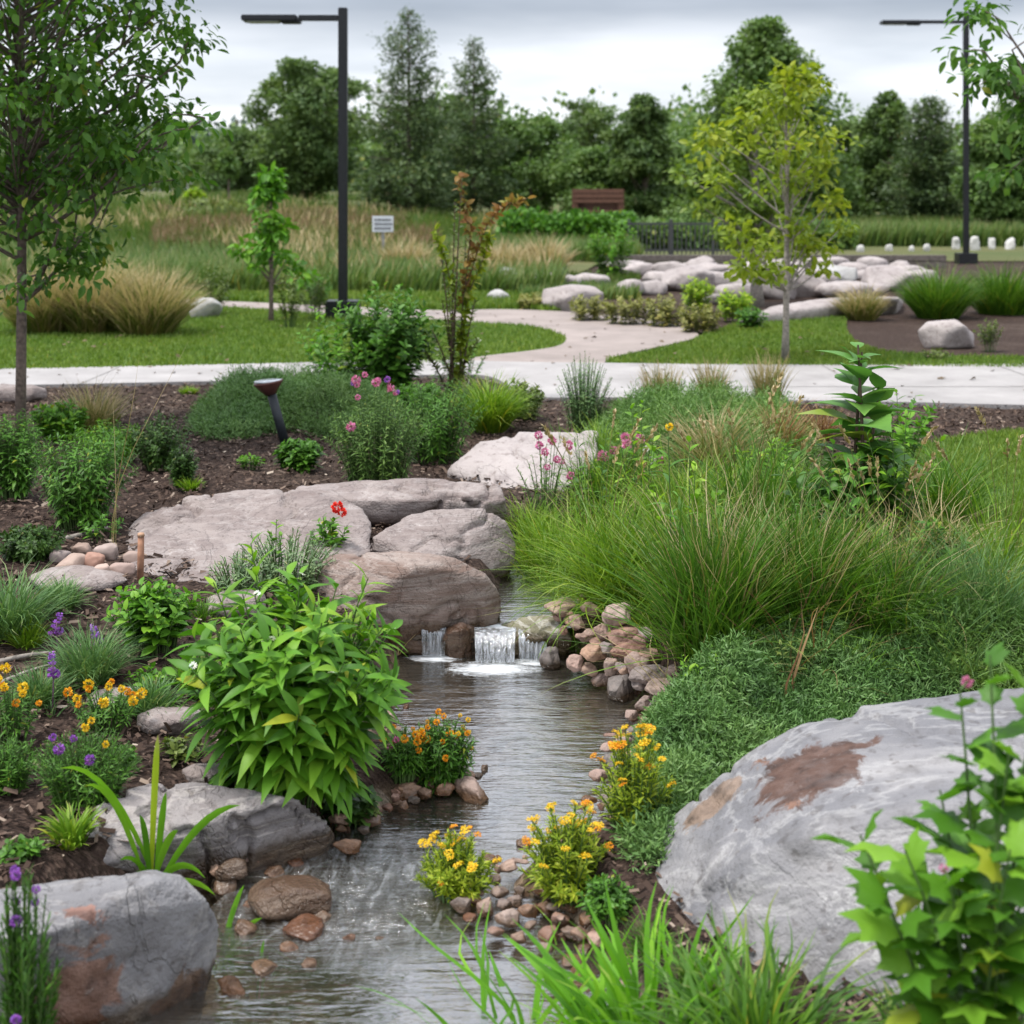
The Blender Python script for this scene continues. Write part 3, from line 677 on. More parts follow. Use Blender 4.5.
def erock(name, label, px, py, w, h, mat, seed, flat=.8, deep=.7, vox=None, group=None, cat='boulder', disp=.05, tilt=0., z=None, **k):
    g = np.random.default_rng(seed); b = G(px, py) if z is None else at(px, py, z); s = ppm(b); W, H = w / s, h / s
    D = W * deep; b[1] += D / 2
    u = nrm(g.normal(size=(26, 3))); u = np.sign(u) * np.abs(u) ** flat
    P = u * np.array([W / 2, D / 2, H * .62]) * (.92 + .12 * g.random((26, 1))); P[:, 2] += P[:, 0] * tilt; P[:, 2] += H * .42
    P[:, 2] = np.maximum(P[:, 2], -H * .25 - .02)
    P[:, :2] *= np.array([W, D]) / (np.ptp(P[:, :2], axis=0)); P = P + b
    return rock(name, label, P, mat, seed, vox=vox or max(W / 34, .006), sm=2, disp=disp * H, freq=1.6 / max(W, .05), ridge=disp * H * .2, group=group, cat=cat, **k)

R_A = rockm('grey_pink_stone', (.285, .24, .222), (.19, .15, .138), (.12, .095, .09), vein=(.46, .42, .40), veins=.28, strata=(1, 1, 8), tilt=(-.1, .12, 0), wet=.13)
R_A2 = rockm('brown_pink_stone', (.29, .235, .205), (.18, .12, .095), (.12, .09, .075), vein=(.42, .38, .35), veins=.28, stain=[((-.12, -.2, .14), .10, (.8, .8, 1.4), (.22, .12, .085)), ((.22, -.1, .05), .10, (1, .8, 1.2), (.13, .10, .06))], strata=(1, 1, 8), tilt=(.12, .08, 0), wet=.11)
R_B = rockm('blue_grey_stone', (.26, .235, .23), (.15, .135, .135), (.12, .095, .09), tilt=(.1, -.45, 0), vein=(.44, .40, .37), veins=.5, strata=(1.0, 1, 6), sc_=5, wet=.05)
R_FAR = rockm('bank_stone', (.38, .335, .32), (.30, .26, .25), (.17, .14, .135), vein=(.42, .39, .37), sc_=2.5, veins=.15)
R_FARW = rockm('pale_stone', (.40, .39, .38), (.34, .33, .31), (.24, .23, .22), vein=(.5, .5, .48), sc_=2.5, veins=.1)

# left bottom rock
def R_L1f(st): return rockm('split_face_stone', (.22, .215, .22), (.15, .145, .15), (.10, .09, .085), vein=(.40, .38, .36), veins=.3, strata=(1, 2.5, 1.2), sc_=6, wet=.03,
             stain=st, stain_col=(.20, .115, .085), cracks=.15, tilt=(.5, .2, 0))
_r1, _o1 = prock('angular_rock', 'large angular split faced grey rock in the bottom left corner with rust stains', 
      [(-70, 945, .24), (50, 932, .255), (62, 928, .255), (105, 900, .275), (158, 880, .285), (208, 900, .22), (219, 922, .15), (217, 962, .02), (200, 1000, -.06), (140, 1055, -.08), (58, 1075, -.08), (-70, 1085, -.08)],
      [(-70, 895, .24), (60, 884, .27), (148, 869, .285), (180, 874, .27)], None, 11, vox=.007, sm=0, disp=.008, freq=5, ridge=.003)
_l1 = lambda *a: tuple(at(*a) - _o1)
_r1.data.materials.append(R_L1f([(_l1(80, 1000, .10), .10, (1.3, .6, .8)), (_l1(190, 1000, .0), .08, (.9, .6, 1.1), (.12, .075, .05)), (_l1(85, 905, .28), .035, (.6, 1.6, .8), (.24, .13, .10))]))
# left middle rock
prock('slab_rock', 'low layered grey rock on the left bank below the big leafy plant',
      [(84, 838, .15), (96, 866, .10), (150, 872, .04), (225, 874, -.02), (275, 868, -.04), (318, 862, -.04), (338, 846, .0), (336, 822, .09), (300, 806, .15), (215, 818, .17), (130, 812, .15)],
      [(94, 806, .19), (148, 779, .22), (205, 780, .22), (245, 792, .20), (300, 797, .18)], R_B, 23, vox=.009, sm=1, disp=.014, freq=4, ridge=.018)
# right big boulder
bb = at(900, 1000, 0)
R_BIG = rockm('veined_boulder_stone', (.36, .37, .39), (.24, .245, .265), (.14, .13, .13), vein=(.72, .70, .69), veins=.55, strata=(1.2, 1, 3.2), sc_=4.5, wet=.02,
              stain=[], stain_col=(.16, .085, .06))
_front = [(628, 880, .07), (637, 908, .06), (668, 935, .07), (735, 985, .07), (815, 1016, .07), (950, 1045, .07), (1150, 1065, .07), (1290, 1000, .07), (650, 900, -.1), (740, 990, -.1), (950, 1060, -.1), (1150, 1080, -.1),
          (652, 862, .12), (690, 868, .19), (750, 850, .29), (830, 828, .37), (930, 806, .42), (1060, 790, .44), (1250, 800, .38), (760, 930, .12), (900, 960, .14), (1080, 950, .16)]
_back = [(634, 860, .08), (664, 822, .17), (705, 786, .27), (750, 748, .36), (800, 720, .42), (860, 704, .455), (940, 694, .48), (1040, 683, .49), (1200, 680, .46)]
big, big_o = prock('veined_boulder', 'huge pale veined grey boulder at lower right with brown stained patches', _front, _back, R_BIG, 31, vox=.013, sm=2, disp=.020, freq=1.8, ridge=.010)
# stain positions: on the upper face of the boulder
def onrock(px, py, z): return tuple(at(px, py, z) - big_o)
bpy.data.materials.remove(R_BIG)
R_BIG = rockm('veined_boulder_stone', (.265, .255, .255), (.15, .148, .157), (.095, .09, .088), vein=(.44, .43, .42), veins=.32, strata=(.8, 3.0, 4.2), sc_=3.6, lichen=.45, tilt=(.25, -.30, .15), wet=.02,
              stain=[(onrock(730, 808, .25), .10, (.58, 1.5, 1), (.19, .135, .10)), (onrock(808, 778, .37), .125, (.74, .95, 1), (.075, .038, .026)), (onrock(762, 768, .34), .025, (1, 1, 1)), (onrock(795, 808, .345), .02, (1, 1, 1))], stain_col=(.17, .09, .06), cracks=.05)
big.data.materials.clear(); big.data.materials.append(R_BIG)
# C, B, A, slab, D
prock('round_boulder', 'lowest of the stacked brown boulders left of the small waterfall',
      [(300, 575, .26), (340, 610, .2), (372, 648, .02), (420, 650, -.02), (470, 634, .03), (502, 616, .10), (506, 598, .20), (488, 578, .30), (420, 566, .36), (330, 568, .33)],
      [(298, 566, .30), (335, 553, .36), (400, 550, .39), (455, 556, .38), (486, 570, .32)], R_A2, 41, vox=.012, sm=2, disp=.018, freq=2.4, ridge=.012)
prock('round_boulder', 'rounded grey boulder between the long flat slab and the lowest brown boulder',
      [(366, 548, .28), (378, 556, .24), (430, 566, .24), (490, 572, .16), (512, 562, .17), (517, 540, .25), (500, 522, .34), (440, 518, .38)],
      [(372, 536, .33), (405, 516, .38), (440, 508, .41), (485, 508, .40), (505, 520, .34)], R_A, 43, vox=.012, sm=2, disp=.014, freq=2.4, ridge=.011)
prock('wide_boulder', 'broad low pinkish boulder at the left with a sloping smooth face above the pebbles',
      [(120, 550, .27), (130, 576, .26), (180, 586, .25), (250, 588, .25), (330, 578, .25), (372, 552, .27), (140, 580, .18), (330, 584, .15), (372, 522, .34), (300, 512, .38), (200, 520, .36), (150, 530, .33)],
      [(128, 528, .31), (150, 506, .37), (190, 494, .41), (250, 489, .42), (320, 494, .42), (360, 505, .38)], R_A, 47, vox=.016, sm=2, disp=.035, freq=1.8, ridge=.024)
prock('long_slab', 'long flat pinkish rock slab lying behind the rounded boulders',
      [(258, 505, .31), (300, 516, .27), (380, 522, .27), (450, 520, .27), (506, 516, .27), (506, 500, .36), (400, 500, .38), (300, 500, .37)],
      [(262, 492, .37), (300, 486, .40), (350, 480, .42), (420, 479, .43), (500, 482, .42)], R_A, 53, vox=.017, sm=1, disp=.022, freq=2, ridge=.026)
prock('pale_boulder', 'pale wedge shaped boulder beside the pink flowers at the top of the stream',
      [(448, 476, .26), (500, 490, .24), (560, 494, .24), (590, 488, .25), (600, 450, .42), (540, 452, .40), (480, 462, .34)],
      [(449, 468, .30), (478, 440, .42), (515, 431, .46), (560, 427, .48), (600, 427, .48)], R_FAR, 59, vox=.02, sm=3, disp=.03, freq=2, ridge=.014)
# ledge stones
prock('ledge_stone', 'flat mossy ledge stone carrying the small waterfall', [(492, 650, .03), (500, 660, -.04), (552, 662, -.04), (574, 642, .08), (566, 630, .13), (500, 634, .085)],
      [(490, 627, .09), (520, 616, .13), (562, 612, .16)], rockm('mossy_stone', (.25, .23, .16), (.16, .15, .09), (.10, .09, .06), wet=.08), 61, vox=.009, sm=3, disp=.012, freq=6)
prock('ledge_stone', 'small round wet stone splitting the waterfall', [(441, 652, -.02), (458, 656, -.03), (474, 653, -.02), (482, 642, .04), (476, 632, .09), (462, 630, .12), (446, 634, .10), (439, 644, .04)],
      [(447, 626, .11), (462, 621, .135), (478, 627, .10)], R_A2, 67, vox=.008, sm=4, disp=.008, freq=7)
prock('ledge_stone', 'dark sunken stone under the lip of the waterfall', [(400, 650, -.05), (560, 658, -.05), (556, 638, .07), (405, 638, .07)], [(402, 632, .088), (556, 632, .088)],
      rockm('wet_dark_stone', (.10, .085, .07), (.07, .06, .05), (.05, .04, .035), wet=.1), 68, vox=.012, sm=2, disp=.014, freq=7)
# left flat stones between plants
for (px, py, w, h, lb, sd) in [(70, 596, 110, 16, 'flat pale stone under the small heap of cobbles', 71), (165, 738, 70, 20, 'flat buff stepping stone left of the big leafy plant', 72), (205, 790, 60, 16, 'low flat stone touching the top of the layered grey rock', 73), (110, 712, 66, 14, 'flat grey stone behind the orange flowers', 74), (235, 622, 60, 26, 'small brown stone below the broad low boulder', 75), (8, 404, 60, 18, 'pale stone at the left edge by the tree trunk', 76), (285, 925, 90, 26, 'submerged buff flat stone beside the bottom left rock', 77), (230, 892, 36, 26, 'brown cobble between the two grey left rocks', 78)]:
    erock('flat_stone', lb, px, py, w, h, R_A if sd != 77 else R_A2, sd, cat='stone', disp=.08, z=(.0 if sd in (77, 78) else None))
for (px, py, w, h, sd) in [(68, 576, 34, 20, 81), (92, 574, 24, 20, 82), (105, 562, 26, 18, 83), (80, 558, 22, 14, 84), (120, 578, 28, 14, 85), (58, 565, 22, 14, 86), (100, 580, 20, 16, 87), (130, 566, 18, 14, 88)]:
    erock('cobble', 'tan cobble in the small heap beside the broad low boulder', px, py, w, h, M_PEB, sd, cat='stone', group='cobbles heaped by the wooden stake', disp=.05)
# background stones
for (px, py, w, h, lb, sd) in [
    (203, 320, 34, 22, 'pale stone by the tan grasses on the left lawn', 101), (956, 350, 60, 30, 'rounded stone alone on the right mulch bed', 102),
    (505, 290, 44, 22, 'pale boulder at the left end of the far stone bank', 103), (548, 292, 60, 18, 'long low boulder behind the curved path', 104),
    (575, 312, 66, 26, 'tan boulder right beside the bend of the curved path', 105), (590, 290, 48, 16, 'small flat boulder behind the path bend', 106),
    (498, 303, 26, 14, 'small dark stone heap at the path edge', 107), (640, 277, 36, 14, 'leftmost stone on the bank under the railing', 108),
    (672, 278, 40, 16, 'pink stone on the bank under the railing', 109), (690, 292, 56, 26, 'largest grey stone on the bank under the railing', 110),
    (715, 281, 44, 18, 'flat stone behind the largest bank stone', 111), (745, 286, 44, 18, 'stone on the bank just behind the pale trunk', 112),
    (740, 302, 50, 18, 'stone at the bank foot by the lime shrubs', 113), (783, 300, 44, 26, 'dark gapped stone right of the pale trunk', 114),
    (808, 298, 50, 26, 'pale angular stone right of the bright green tree', 115), (838, 285, 46, 22, 'tall white topped stone behind the bright green tree', 116),
    (850, 300, 60, 18, 'low flat pinkish stone near the tan grass', 117), (893, 292, 56, 26, 'broad pink stone behind the tan grass', 118),
    (925, 284, 40, 14, 'small pink stone by the green grass clump', 119), (700, 272, 40, 12, 'narrow stone at the top of the bank', 120), (765, 272, 40, 14, 'pink stone at the top of the bank near the trunk', 121), (820, 272, 40, 14, 'brown stone at the top of the bank', 122), (715, 305, 26, 12, 'small stone half hidden in the lime shrubs', 123), (655, 318, 20, 10, 'small stone at the edge of the yellow shrubs', 124)]:
    erock('bank_stone', lb, px, py, w, h, R_FARW if sd in (101, 103, 107, 116) else R_FAR, sd, cat='stone', group=None, vox=.03 if sd > 102 else .02)
for _k in range(26):
    _g = np.random.default_rng(900 + _k); _px = 625 + 11.5 * _k + _g.normal(0, 6); _py = 270 + 28 * _g.random() * (1 if _px < 900 else .5)
    erock('bank_stone', 'one of the many small pale stones packed between the larger ones on the far bank', _px, _py, 22 + 26 * _g.random(), 10 + 9 * _g.random(), R_FAR, 900 + _k, cat='stone', group='small packed stones of the far bank', vox=.045)
prock('long_boulder', 'long pale pink slab edging the right lawn below the bank', [(733, 332, .22), (790, 321, .22), (850, 312, .22), (900, 306, .22), (905, 299, .40), (800, 309, .40), (745, 321, .34)], [(740, 316, .40), (770, 306, .46), (810, 299, .52), (860, 296, .54), (900, 295, .54)], R_FAR, 131, vox=.05, sm=3, disp=.04, freq=1, ridge=.01, push=.2)
for k, (px, py, w, h) in enumerate([(957, 250, 8, 13), (976, 251, 10, 14), (993, 250, 8, 13), (1011, 250, 11, 14), (1030, 251, 9, 12), (928, 252, 8, 8), (912, 252, 7, 7), (890, 252, 8, 8), (861, 253, 8, 8)]):
    erock('white_stone', 'small white upright stone in the row beside the right lamp post' if k < 5 else 'small round white stone in the row left of the right lamp post', px, py, w, h, plain('white_stone', (.50, .49, .46), .8, var=.15, sc_=4), 140 + k, cat='stone', group='upright white stones' if k < 5 else 'round white stones', vox=.04, flat=.35, disp=.12)

# river pebbles: prototypes then copies
def pebble_proto(seed):
    g = np.random.default_rng(seed); u = nrm(g.normal(size=(15, 3))); P = u * np.array([.5, .5 * (.6 + .35 * g.random()), .5 * (.38 + .35 * g.random())]) * (.9 + .16 * g.random((15, 1)))
    V, F, T = hull_arrays(P, seed, .04, 2, .07, 2.2, .02); return mesh_np('river_pebble', V, [F] + ([T] if len(T) else []))
PROT = [pebble_proto(200 + k) for k in range(9)]
for m in PROT: m.materials.append(M_PEB)
_pg = np.random.default_rng(77); _pebn = 0
def pebble(px, py, w, h, label, group, z=None, name='river_pebble'):
    global _pebn; _pebn += 1
    me = PROT[_pebn % 9]; o = bpy.data.objects.new(name, me); COL.objects.link(o)
    z = z if z is not None else .03
    p = at(px, py, z); s = w / ppm(p); o.location = p; o.rotation_euler = (_pg.normal(0, .15), _pg.normal(0, .15), _pg.normal(0, .5))
    o.scale = (s, s * (.8 + .3 * _pg.random()), s * max(.7, min(1.6, h / w * 1.7))); tag(o, label, 'stone', group)
LB, GB = 'river stone in the pile on the right bank just below the waterfall', 'stones piled on the right bank below the waterfall'
for (px, py, w, h, z) in [(561, 606, 50, 18, .2), (590, 610, 30, 22, .2), (618, 616, 42, 24, .24), (625, 636, 48, 20, .18), (594, 652, 36, 18, .13), (630, 650, 42, 18, .15), (638, 665, 34, 26, .12), (612, 666, 26, 26, .10), (604, 632, 26, 16, .17), (565, 614, 22, 16, .18), (589, 670, 28, 20, .06), (575, 664, 24, 18, .08), (621, 690, 40, 32, .03), (664, 690, 58, 18, .08), (650, 674, 48, 16, .11), (676, 674, 26, 18, .12), (686, 678, 20, 14, .1), (698, 684, 22, 20, .09), (660, 706, 28, 24, .05), (665, 722, 30, 24, .03), (551, 660, 28, 26, .03), (640, 684, 24, 14, .08), (600, 680, 26, 14, .03), (577, 622, 24, 14, .18), (645, 636, 26, 16, .18), (650, 655, 30, 16, .15), (606, 648, 20, 12, .15), (652, 716, 22, 14, .02), (640, 640, 22, 14, .2)]:
    pebble(px, py, w * .95, h, LB, GB, z)
for _k in range(46):
    _t = _pg.random(); pebble(560 + 125 * _t + _pg.normal(0, 12), 618 + 78 * _t + _pg.normal(0, 10), 10 + 12 * _pg.random(), 10, LB, GB, .17 - .15 * _t)
LB2, GB2 = 'small rounded river stone in the group under the orange flowers on the left bank', 'stones on the left bank under the orange flowers'
for (px, py, w, h) in [(374, 776, 24, 18), (401, 771, 30, 12), (405, 791, 40, 18), (417, 775, 12, 10), (390, 785, 16, 14), (382, 792, 14, 14), (397, 803, 14, 10), (388, 808, 20, 12), (374, 812, 22, 14), (404, 806, 12, 10), (444, 789, 26, 15), (472, 791, 46, 14), (425, 794, 18, 12), (372, 820, 26, 12), (349, 846, 34, 14), (335, 820, 20, 18), (341, 829, 16, 10), (360, 806, 14, 12), (356, 796, 16, 14), (388, 768, 16, 10), (414, 800, 14, 8), (430, 786, 14, 12), (364, 830, 16, 10)]:
    pebble(px, py, w, h, LB2, GB2, .02)
LB3, GB3 = 'reddish river stone in the islet under the two yellow flowering plants', 'stones of the islet in the stream'
for (px, py, w, h) in [(462, 905, 26, 16), (470, 918, 24, 14), (495, 932, 26, 14), (450, 893, 18, 10), (520, 938, 24, 12), (548, 935, 26, 14), (505, 905, 20, 12), (580, 935, 24, 14), (545, 948, 22, 12), (600, 935, 22, 14), (478, 893, 20, 12), (499, 893, 30, 18), (509, 919, 32, 16), (487, 908, 28, 18), (528, 911, 26, 14), (550, 893, 18, 18), (554, 878, 26, 14), (538, 890, 18, 12), (520, 891, 14, 10), (569, 907, 26, 20), (472, 900, 30, 8), (612, 874, 42, 26), (630, 890, 32, 20), (585, 895, 28, 20), (600, 905, 30, 22), (560, 920, 26, 14), (545, 908, 22, 14), (575, 886, 24, 16), (592, 882, 22, 14), (530, 925, 20, 10), (515, 902, 20, 12), (590, 920, 28, 18), (610, 918, 30, 16), (540, 878, 20, 12), (495, 880, 16, 10), (570, 932, 22, 12), (620, 905, 26, 16)]:
    pebble(px, py, w, h, LB3, GB3, .02)
LB4, GB4 = 'stone at the stream edge beside the right hand yellow flowers', 'stones along the edge by the creeping evergreen'
for (px, py, w, h) in [(640, 730, 30, 18), (608, 748, 32, 14), (612, 762, 26, 12), (655, 738, 26, 20), (598, 775, 24, 10), (640, 755, 22, 14), (626, 846, 34, 20), (640, 860, 36, 22), (622, 820, 26, 16), (630, 795, 26, 16), (618, 835, 18, 12), (648, 835, 26, 18)]:
    pebble(px, py, w, h, LB4, GB4, .03)
LB5, GB5 = 'small brown stone in shallow water between the grey left rocks', 'stones in the shallows on the left'
for (px, py, w, h) in [(275, 873, 28, 14), (225, 888, 34, 26), (255, 905, 24, 12), (305, 930, 50, 12), (320, 918, 30, 10), (350, 938, 16, 7), (380, 938, 12, 6), (290, 948, 30, 10), (245, 930, 30, 16), (310, 965, 22, 8), (265, 968, 34, 12), (235, 990, 40, 16)]:
    pebble(px, py, w, h, LB5, GB5, .0)
_m = 0
for _k in range(900):
    if _m >= 115: break
    _px, _py = 200 + 470 * _pg.random(), 690 + 330 * _pg.random(); _p = at(_px, _py, .03); _d = float(chan_d([_p[0]], [_p[1]], C0, W0)[0])
    if -.05 < _d < .10:
        _m += 1; pebble(_px, _py, 9 + 20 * _pg.random() ** 2, 10, 'small stone lining the water edge of the lower stream', 'small stones lining the stream edge', .0 if _d < 0 else .035)
for (px, py, w, h) in [(690, 1012, 40, 20), (720, 1000, 30, 18), (668, 940, 26, 18), (880, 1015, 40, 22), (905, 1022, 36, 22), (860, 1024, 30, 20), (925, 1035, 34, 20)]:
    pebble(px, py, w, h, 'stone at the foot of the huge veined boulder', 'stones at the foot of the huge boulder', .03)

for (px, py, w, h) in [(645, 705, 26, 16), (632, 716, 20, 12), (648, 722, 22, 14), (625, 742, 22, 12), (642, 770, 24, 14), (618, 788, 22, 12), (606, 800, 20, 10), (610, 735, 16, 8), (655, 768, 20, 12), (628, 762, 18, 10)]:
    pebble(px, py, w, h, LB4, GB4, .03)
# mulch chips and gravel
def scatter_pts(n, seed, ymax=12.5, keep=None):
    g = np.random.default_rng(seed); y = 2.4 + (ymax - 2.4) * g.random(n * 3) ** .8; x = (g.random(n * 3) - .5) * (y * 1.05 + 1.0)
    k = (chan_d(x, y, C0, W0) > .12) | (y > YFALL); k &= (chan_d(x, y, C1, W1) > .12) | (y < YFALL)
    for nm in ('a', 'c', 'll', 'lr', 'ln'): k &= ~inside(poly[nm], x, y)
    if keep is not None: k &= keep(x, y)
    return x[k][:n], y[k][:n], g
def chips():
    x, y, g = scatter_pts(85000, 5); n = len(x); z = hterr(x, y) + .012 + .012 * g.random(n)
    P = np.column_stack([x, y, z]); D = nrm(np.column_stack([g.normal(size=n), g.normal(size=n), g.normal(0, .3, n)])); N = np.column_stack([g.normal(0, .4, n), g.normal(0, .4, n), np.ones(n)])
    tpl = (np.array([(-.18, 0, 0), (.15, .05, .03), (.2, .95, .02), (-.12, 1, 0)]), np.array([(0, 1, 2, 3)]), None)
    lp = leaves(tpl, P, D, N, (.012 + .032 * g.random(n) ** 2) , 9)
    b = NB('bark_chip'); col = b.ramp(b.attr('rnd'), [(0, (.02, .013, .010)), (.45, (.065, .042, .032)), (.85, (.13, .09, .068)), (.97, (.24, .18, .14)), (1, (.42, .35, .28))])
    tag(part('mulch_chips', [lp], b.done(b.bsdf(Base_Color=col, Roughness=.9, Specular_IOR_Level=.15)), smooth=False), 'loose brown bark mulch chips covering the planting beds', 'mulch', kind='stuff')
chips()

def litter():
    g = np.random.default_rng(66); P = []
    for k, n in (('a', 90), ('c', 60), ('lr', 40), ('ll', 60)):
        pl = poly[k]; x0, y0 = pl.min(0); x1, y1 = pl.max(0); x = x0 + (x1 - x0) * g.random(n * 12); y = y0 + (y1 - y0) * g.random(n * 12); q = inside(pl, x, y) & (abs(x) < y * .45); x, y = x[q][:n], y[q][:n]
        P.append(np.column_stack([x, y, hterr(x, y) + .036 + (.03 if k[0] == 'l' else 0)]))
    P = np.concatenate(P); n = len(P)
    tag(part('leaf_litter', [leaves(DIAM, P, g.normal(size=(n, 3)) * [1, 1, .1], np.tile([0, 0, 1.], (n, 1)) + g.normal(0, .25, (n, 3)), .03 + .05 * g.random(n), 3)], plain('dead_leaf', (.12, .085, .05), .9), smooth=False), 'scattered dead leaves and mulch crumbs on the paths and lawns', 'leaf litter', kind='stuff')
litter()

# ------------------------------------------------------------------ lawns and meadow grass (uncountable)
def poly_pts(pl, n, g):
    x0, y0 = pl.min(0); x1, y1 = pl.max(0); x = x0 + (x1 - x0) * g.random(n * 4); y = y0 + (y1 - y0) * g.random(n * 4); k = inside(pl, x, y) & (np.abs(x) < y * .42 + .5)
    return x[k][:n], y[k][:n]
def lawn_blades(pl, n, H, W, seed, label, mat=None):
    g = np.random.default_rng(seed); x, y = poly_pts(pl, n, g); P = np.column_stack([x, y, hterr(x, y) + .01])
    tag(part('lawn_grass', [blades(len(x), 1, H, W, .5, .8, 2, seed, pos=P)], mat or G_LAWN), label, 'grass', kind='stuff')
lawn_blades(poly['ll'], 70000, .06, .013, 1, 'mown lawn grass left of the lamp post')
lawn_blades(poly['lr'], 30000, .06, .013, 2, 'mown lawn grass sloping down to the right hand path')
lawn_blades(poly['ln'], 30000, .05, .007, 3, 'patch of lawn grass at the right edge in front of the path')
lawn_blades(poly['st'], 20000, .12, .03, 4, 'strip of grass beyond the far path')
def meadow_zone(n, ypx, xpx, H, W, mat, label, seed, nz=None):
    g = np.random.default_rng(seed); a = G(400, ypx[0])[1]; b = G(400, ypx[1])[1]
    Y = b / (1 - g.random(n * 2) * (1 - b / a)) if a > b else a + (b - a) * g.random(n * 2)
    px = xpx[0] + (xpx[1] - xpx[0]) * g.random(n * 2); X = (px - 512) / FPX * Y * .99
    if nz is not None:
        q = fbm(np.column_stack([X * .45, Y * .2, np.zeros(len(X))]), 1, 4, nz); k = q > .10 + g.normal(0, .08, len(q)); X, Y = X[k], Y[k]
    X, Y = X[:n], Y[:n]; P = np.column_stack([X, Y, hterr(X, Y)]); cl = .6 + .6 * np.clip(fbm(np.column_stack([X * .6, Y * .3, X * 0]), 1, 3, seed + 3) + .5, 0, 1)
    p = blades(len(X), 1, H, W, .4, .6, 3, seed, pos=P)
    tag(part('meadow_grass', [p], mat), label, 'grass', kind='stuff')
meadow_zone(60000, (212, 296), (-60, 560), .5, .035, G_MEAD, 'rough green meadow grass on the left slope', 21)
meadow_zone(15000, (222, 258), (150, 440), .55, .035, G_MRED, 'rusty seed heads across the left meadow', 22, nz=5)
meadow_zone(5000, (212, 290), (-60, 560), .7, .05, G_TANG, 'scattered taller tufts in the left meadow', 27, nz=12)
meadow_zone(30000, (203, 228), (-60, 420), .5, .05, G_MEAD, 'taller green growth at the back of the left meadow', 23, nz=8)
meadow_zone(30000, (223, 241), (780, 1080), .75, .05, G_MEAD, 'tall pale reed grass behind the right deck', 24)
meadow_zone(5000, (280, 300), (520, 640), .22, .03, G_MEAD, 'rough grass around the far stone bank', 25)
meadow_zone(12000, (236, 262), (440, 640), .5, .04, G_MEAD, 'rough grass below the clipped hedge', 26)

# ------------------------------------------------------------------ trees
def tree(name, label, px, py, top, w, mat, seed, trunk_h=.22, nclump=70, nleaf=80, leaf=.2, shape='oval', bark=M_BARK, Y=None, trunk_r=None, group=None, cl=.17, tpl=DIAM, lean=0., limb_vis=True, low=None, rough=.25, lift=0.):
    b = G(px, py) if Y is None else None
    if Y is not None:
        q = atY(px, py, Y); b = np.array([q[0], Y, h1(q[0], Y)])
    tp = atY(px, top, b[1]); H = tp[2] - b[2]; Wd = w / ppm(np.array([b[0], b[1], tp[2] * .5]))
    if mat in (LF_FAR, LF_FAR2): nleaf = int(nleaf * 1.7); leaf *= .74; rough = max(rough, .42)
    g = np.random.default_rng(seed); root = thing(name, label, 'tree', b, group)
    tr = trunk_r or H * .018; c0 = trunk_h * H; ch = H - c0
    tx = lean * H; trunk = bez(np.array([0, 0, -.05]), np.array([tx * .3 + g.normal(0, .01 * H), 0, H * .5]), np.array([tx, 0, H * .93]), 9)
    wood = [tube(trunk, np.linspace(tr, tr * .25, 9) * np.where(np.arange(9) == 0, 1.3, 1), 8)]
    C = []
    while len(C) < nclump:
        t = g.random(); ph = g.random() * 6.283
        if shape == 'oval': R = math.sin(math.pi * min(1, max(0, .10 + .88 * t))) ** .6
        elif shape == 'round': R = math.sqrt(max(0, 1 - (2 * t - 1) ** 2)) ** .8
        elif shape == 'cone': R = (1 - t) ** .75 + .06
        elif shape == 'column': R = .85 * math.sin(math.pi * (.12 + .8 * t)) ** .4
        elif shape == 'vase': R = .35 + .65 * t ** .7 if t < .8 else .98 - (t - .8) * 2.5
        R *= 1 + rough * math.sin(ph * 2 + seed) * .5 + g.normal(0, rough * .35)
        rr = (g.random() ** .42) * R * Wd / 2 * .92
        C.append((rr * math.cos(ph) + tx * t, rr * math.sin(ph), c0 + ch * (t * .97) + lift))
    C = np.array(C); cr = cl * Wd * (.7 + .6 * g.random(nclump)); cr = cr * np.where(C[:, 2] > c0 + ch * .8, .75, 1)
    C[:, 2] = np.minimum(C[:, 2], H - cr * .6)
    sc = 0
    if limb_vis:
        for k in range(0, nclump, 2 if nclump > 60 else 1):
            zt = max(c0 * .85, C[k, 2] - (.25 + .3 * g.random()) * ch * .6); f = min(zt / (H * .93), 1); A = np.array([np.interp(f, np.linspace(0, 1, 9), trunk[:, 0]), np.interp(f, np.linspace(0, 1, 9), trunk[:, 1]), zt])
            M = (A + C[k]) / 2; M[2] -= .06 * Wd * g.random(); rb = tr * (.38 * (1 - f) + .12)
            wood.append(tube(bez(A, M, C[k], 5), np.linspace(rb, rb * .25, 5), 4, cap=False))
    part('trunk', wood, bark, root)
    n = nclump * nleaf; q = g.normal(size=(nclump, nleaf, 3)); q = nrm(q) * (g.random((nclump, nleaf, 1)) ** .45); q[..., 2] *= .62
    P = C[:, None] + q * cr[:, None, None]; P = P.reshape(-1, 3)
    D = nrm(q.reshape(-1, 3) + g.normal(0, .55, (n, 3))); D[:, 2] -= .25; N = nrm(q.reshape(-1, 3) * .7 + g.normal(0, .45, (n, 3)) + np.array([0, 0, .8]))
    lp = leaves(tpl, P, D, N, leaf * (.6 + .7 * g.random(n)), seed, 1.15)
    lp = (lp[0], lp[1], lp[2], np.clip(np.repeat(np.repeat(g.random(nclump), nleaf), len(tpl[0])) * .45 + lp[3] * .55, 0, 1), lp[4])
    part('crown', [lp], mat, root, smooth=False)
    return root
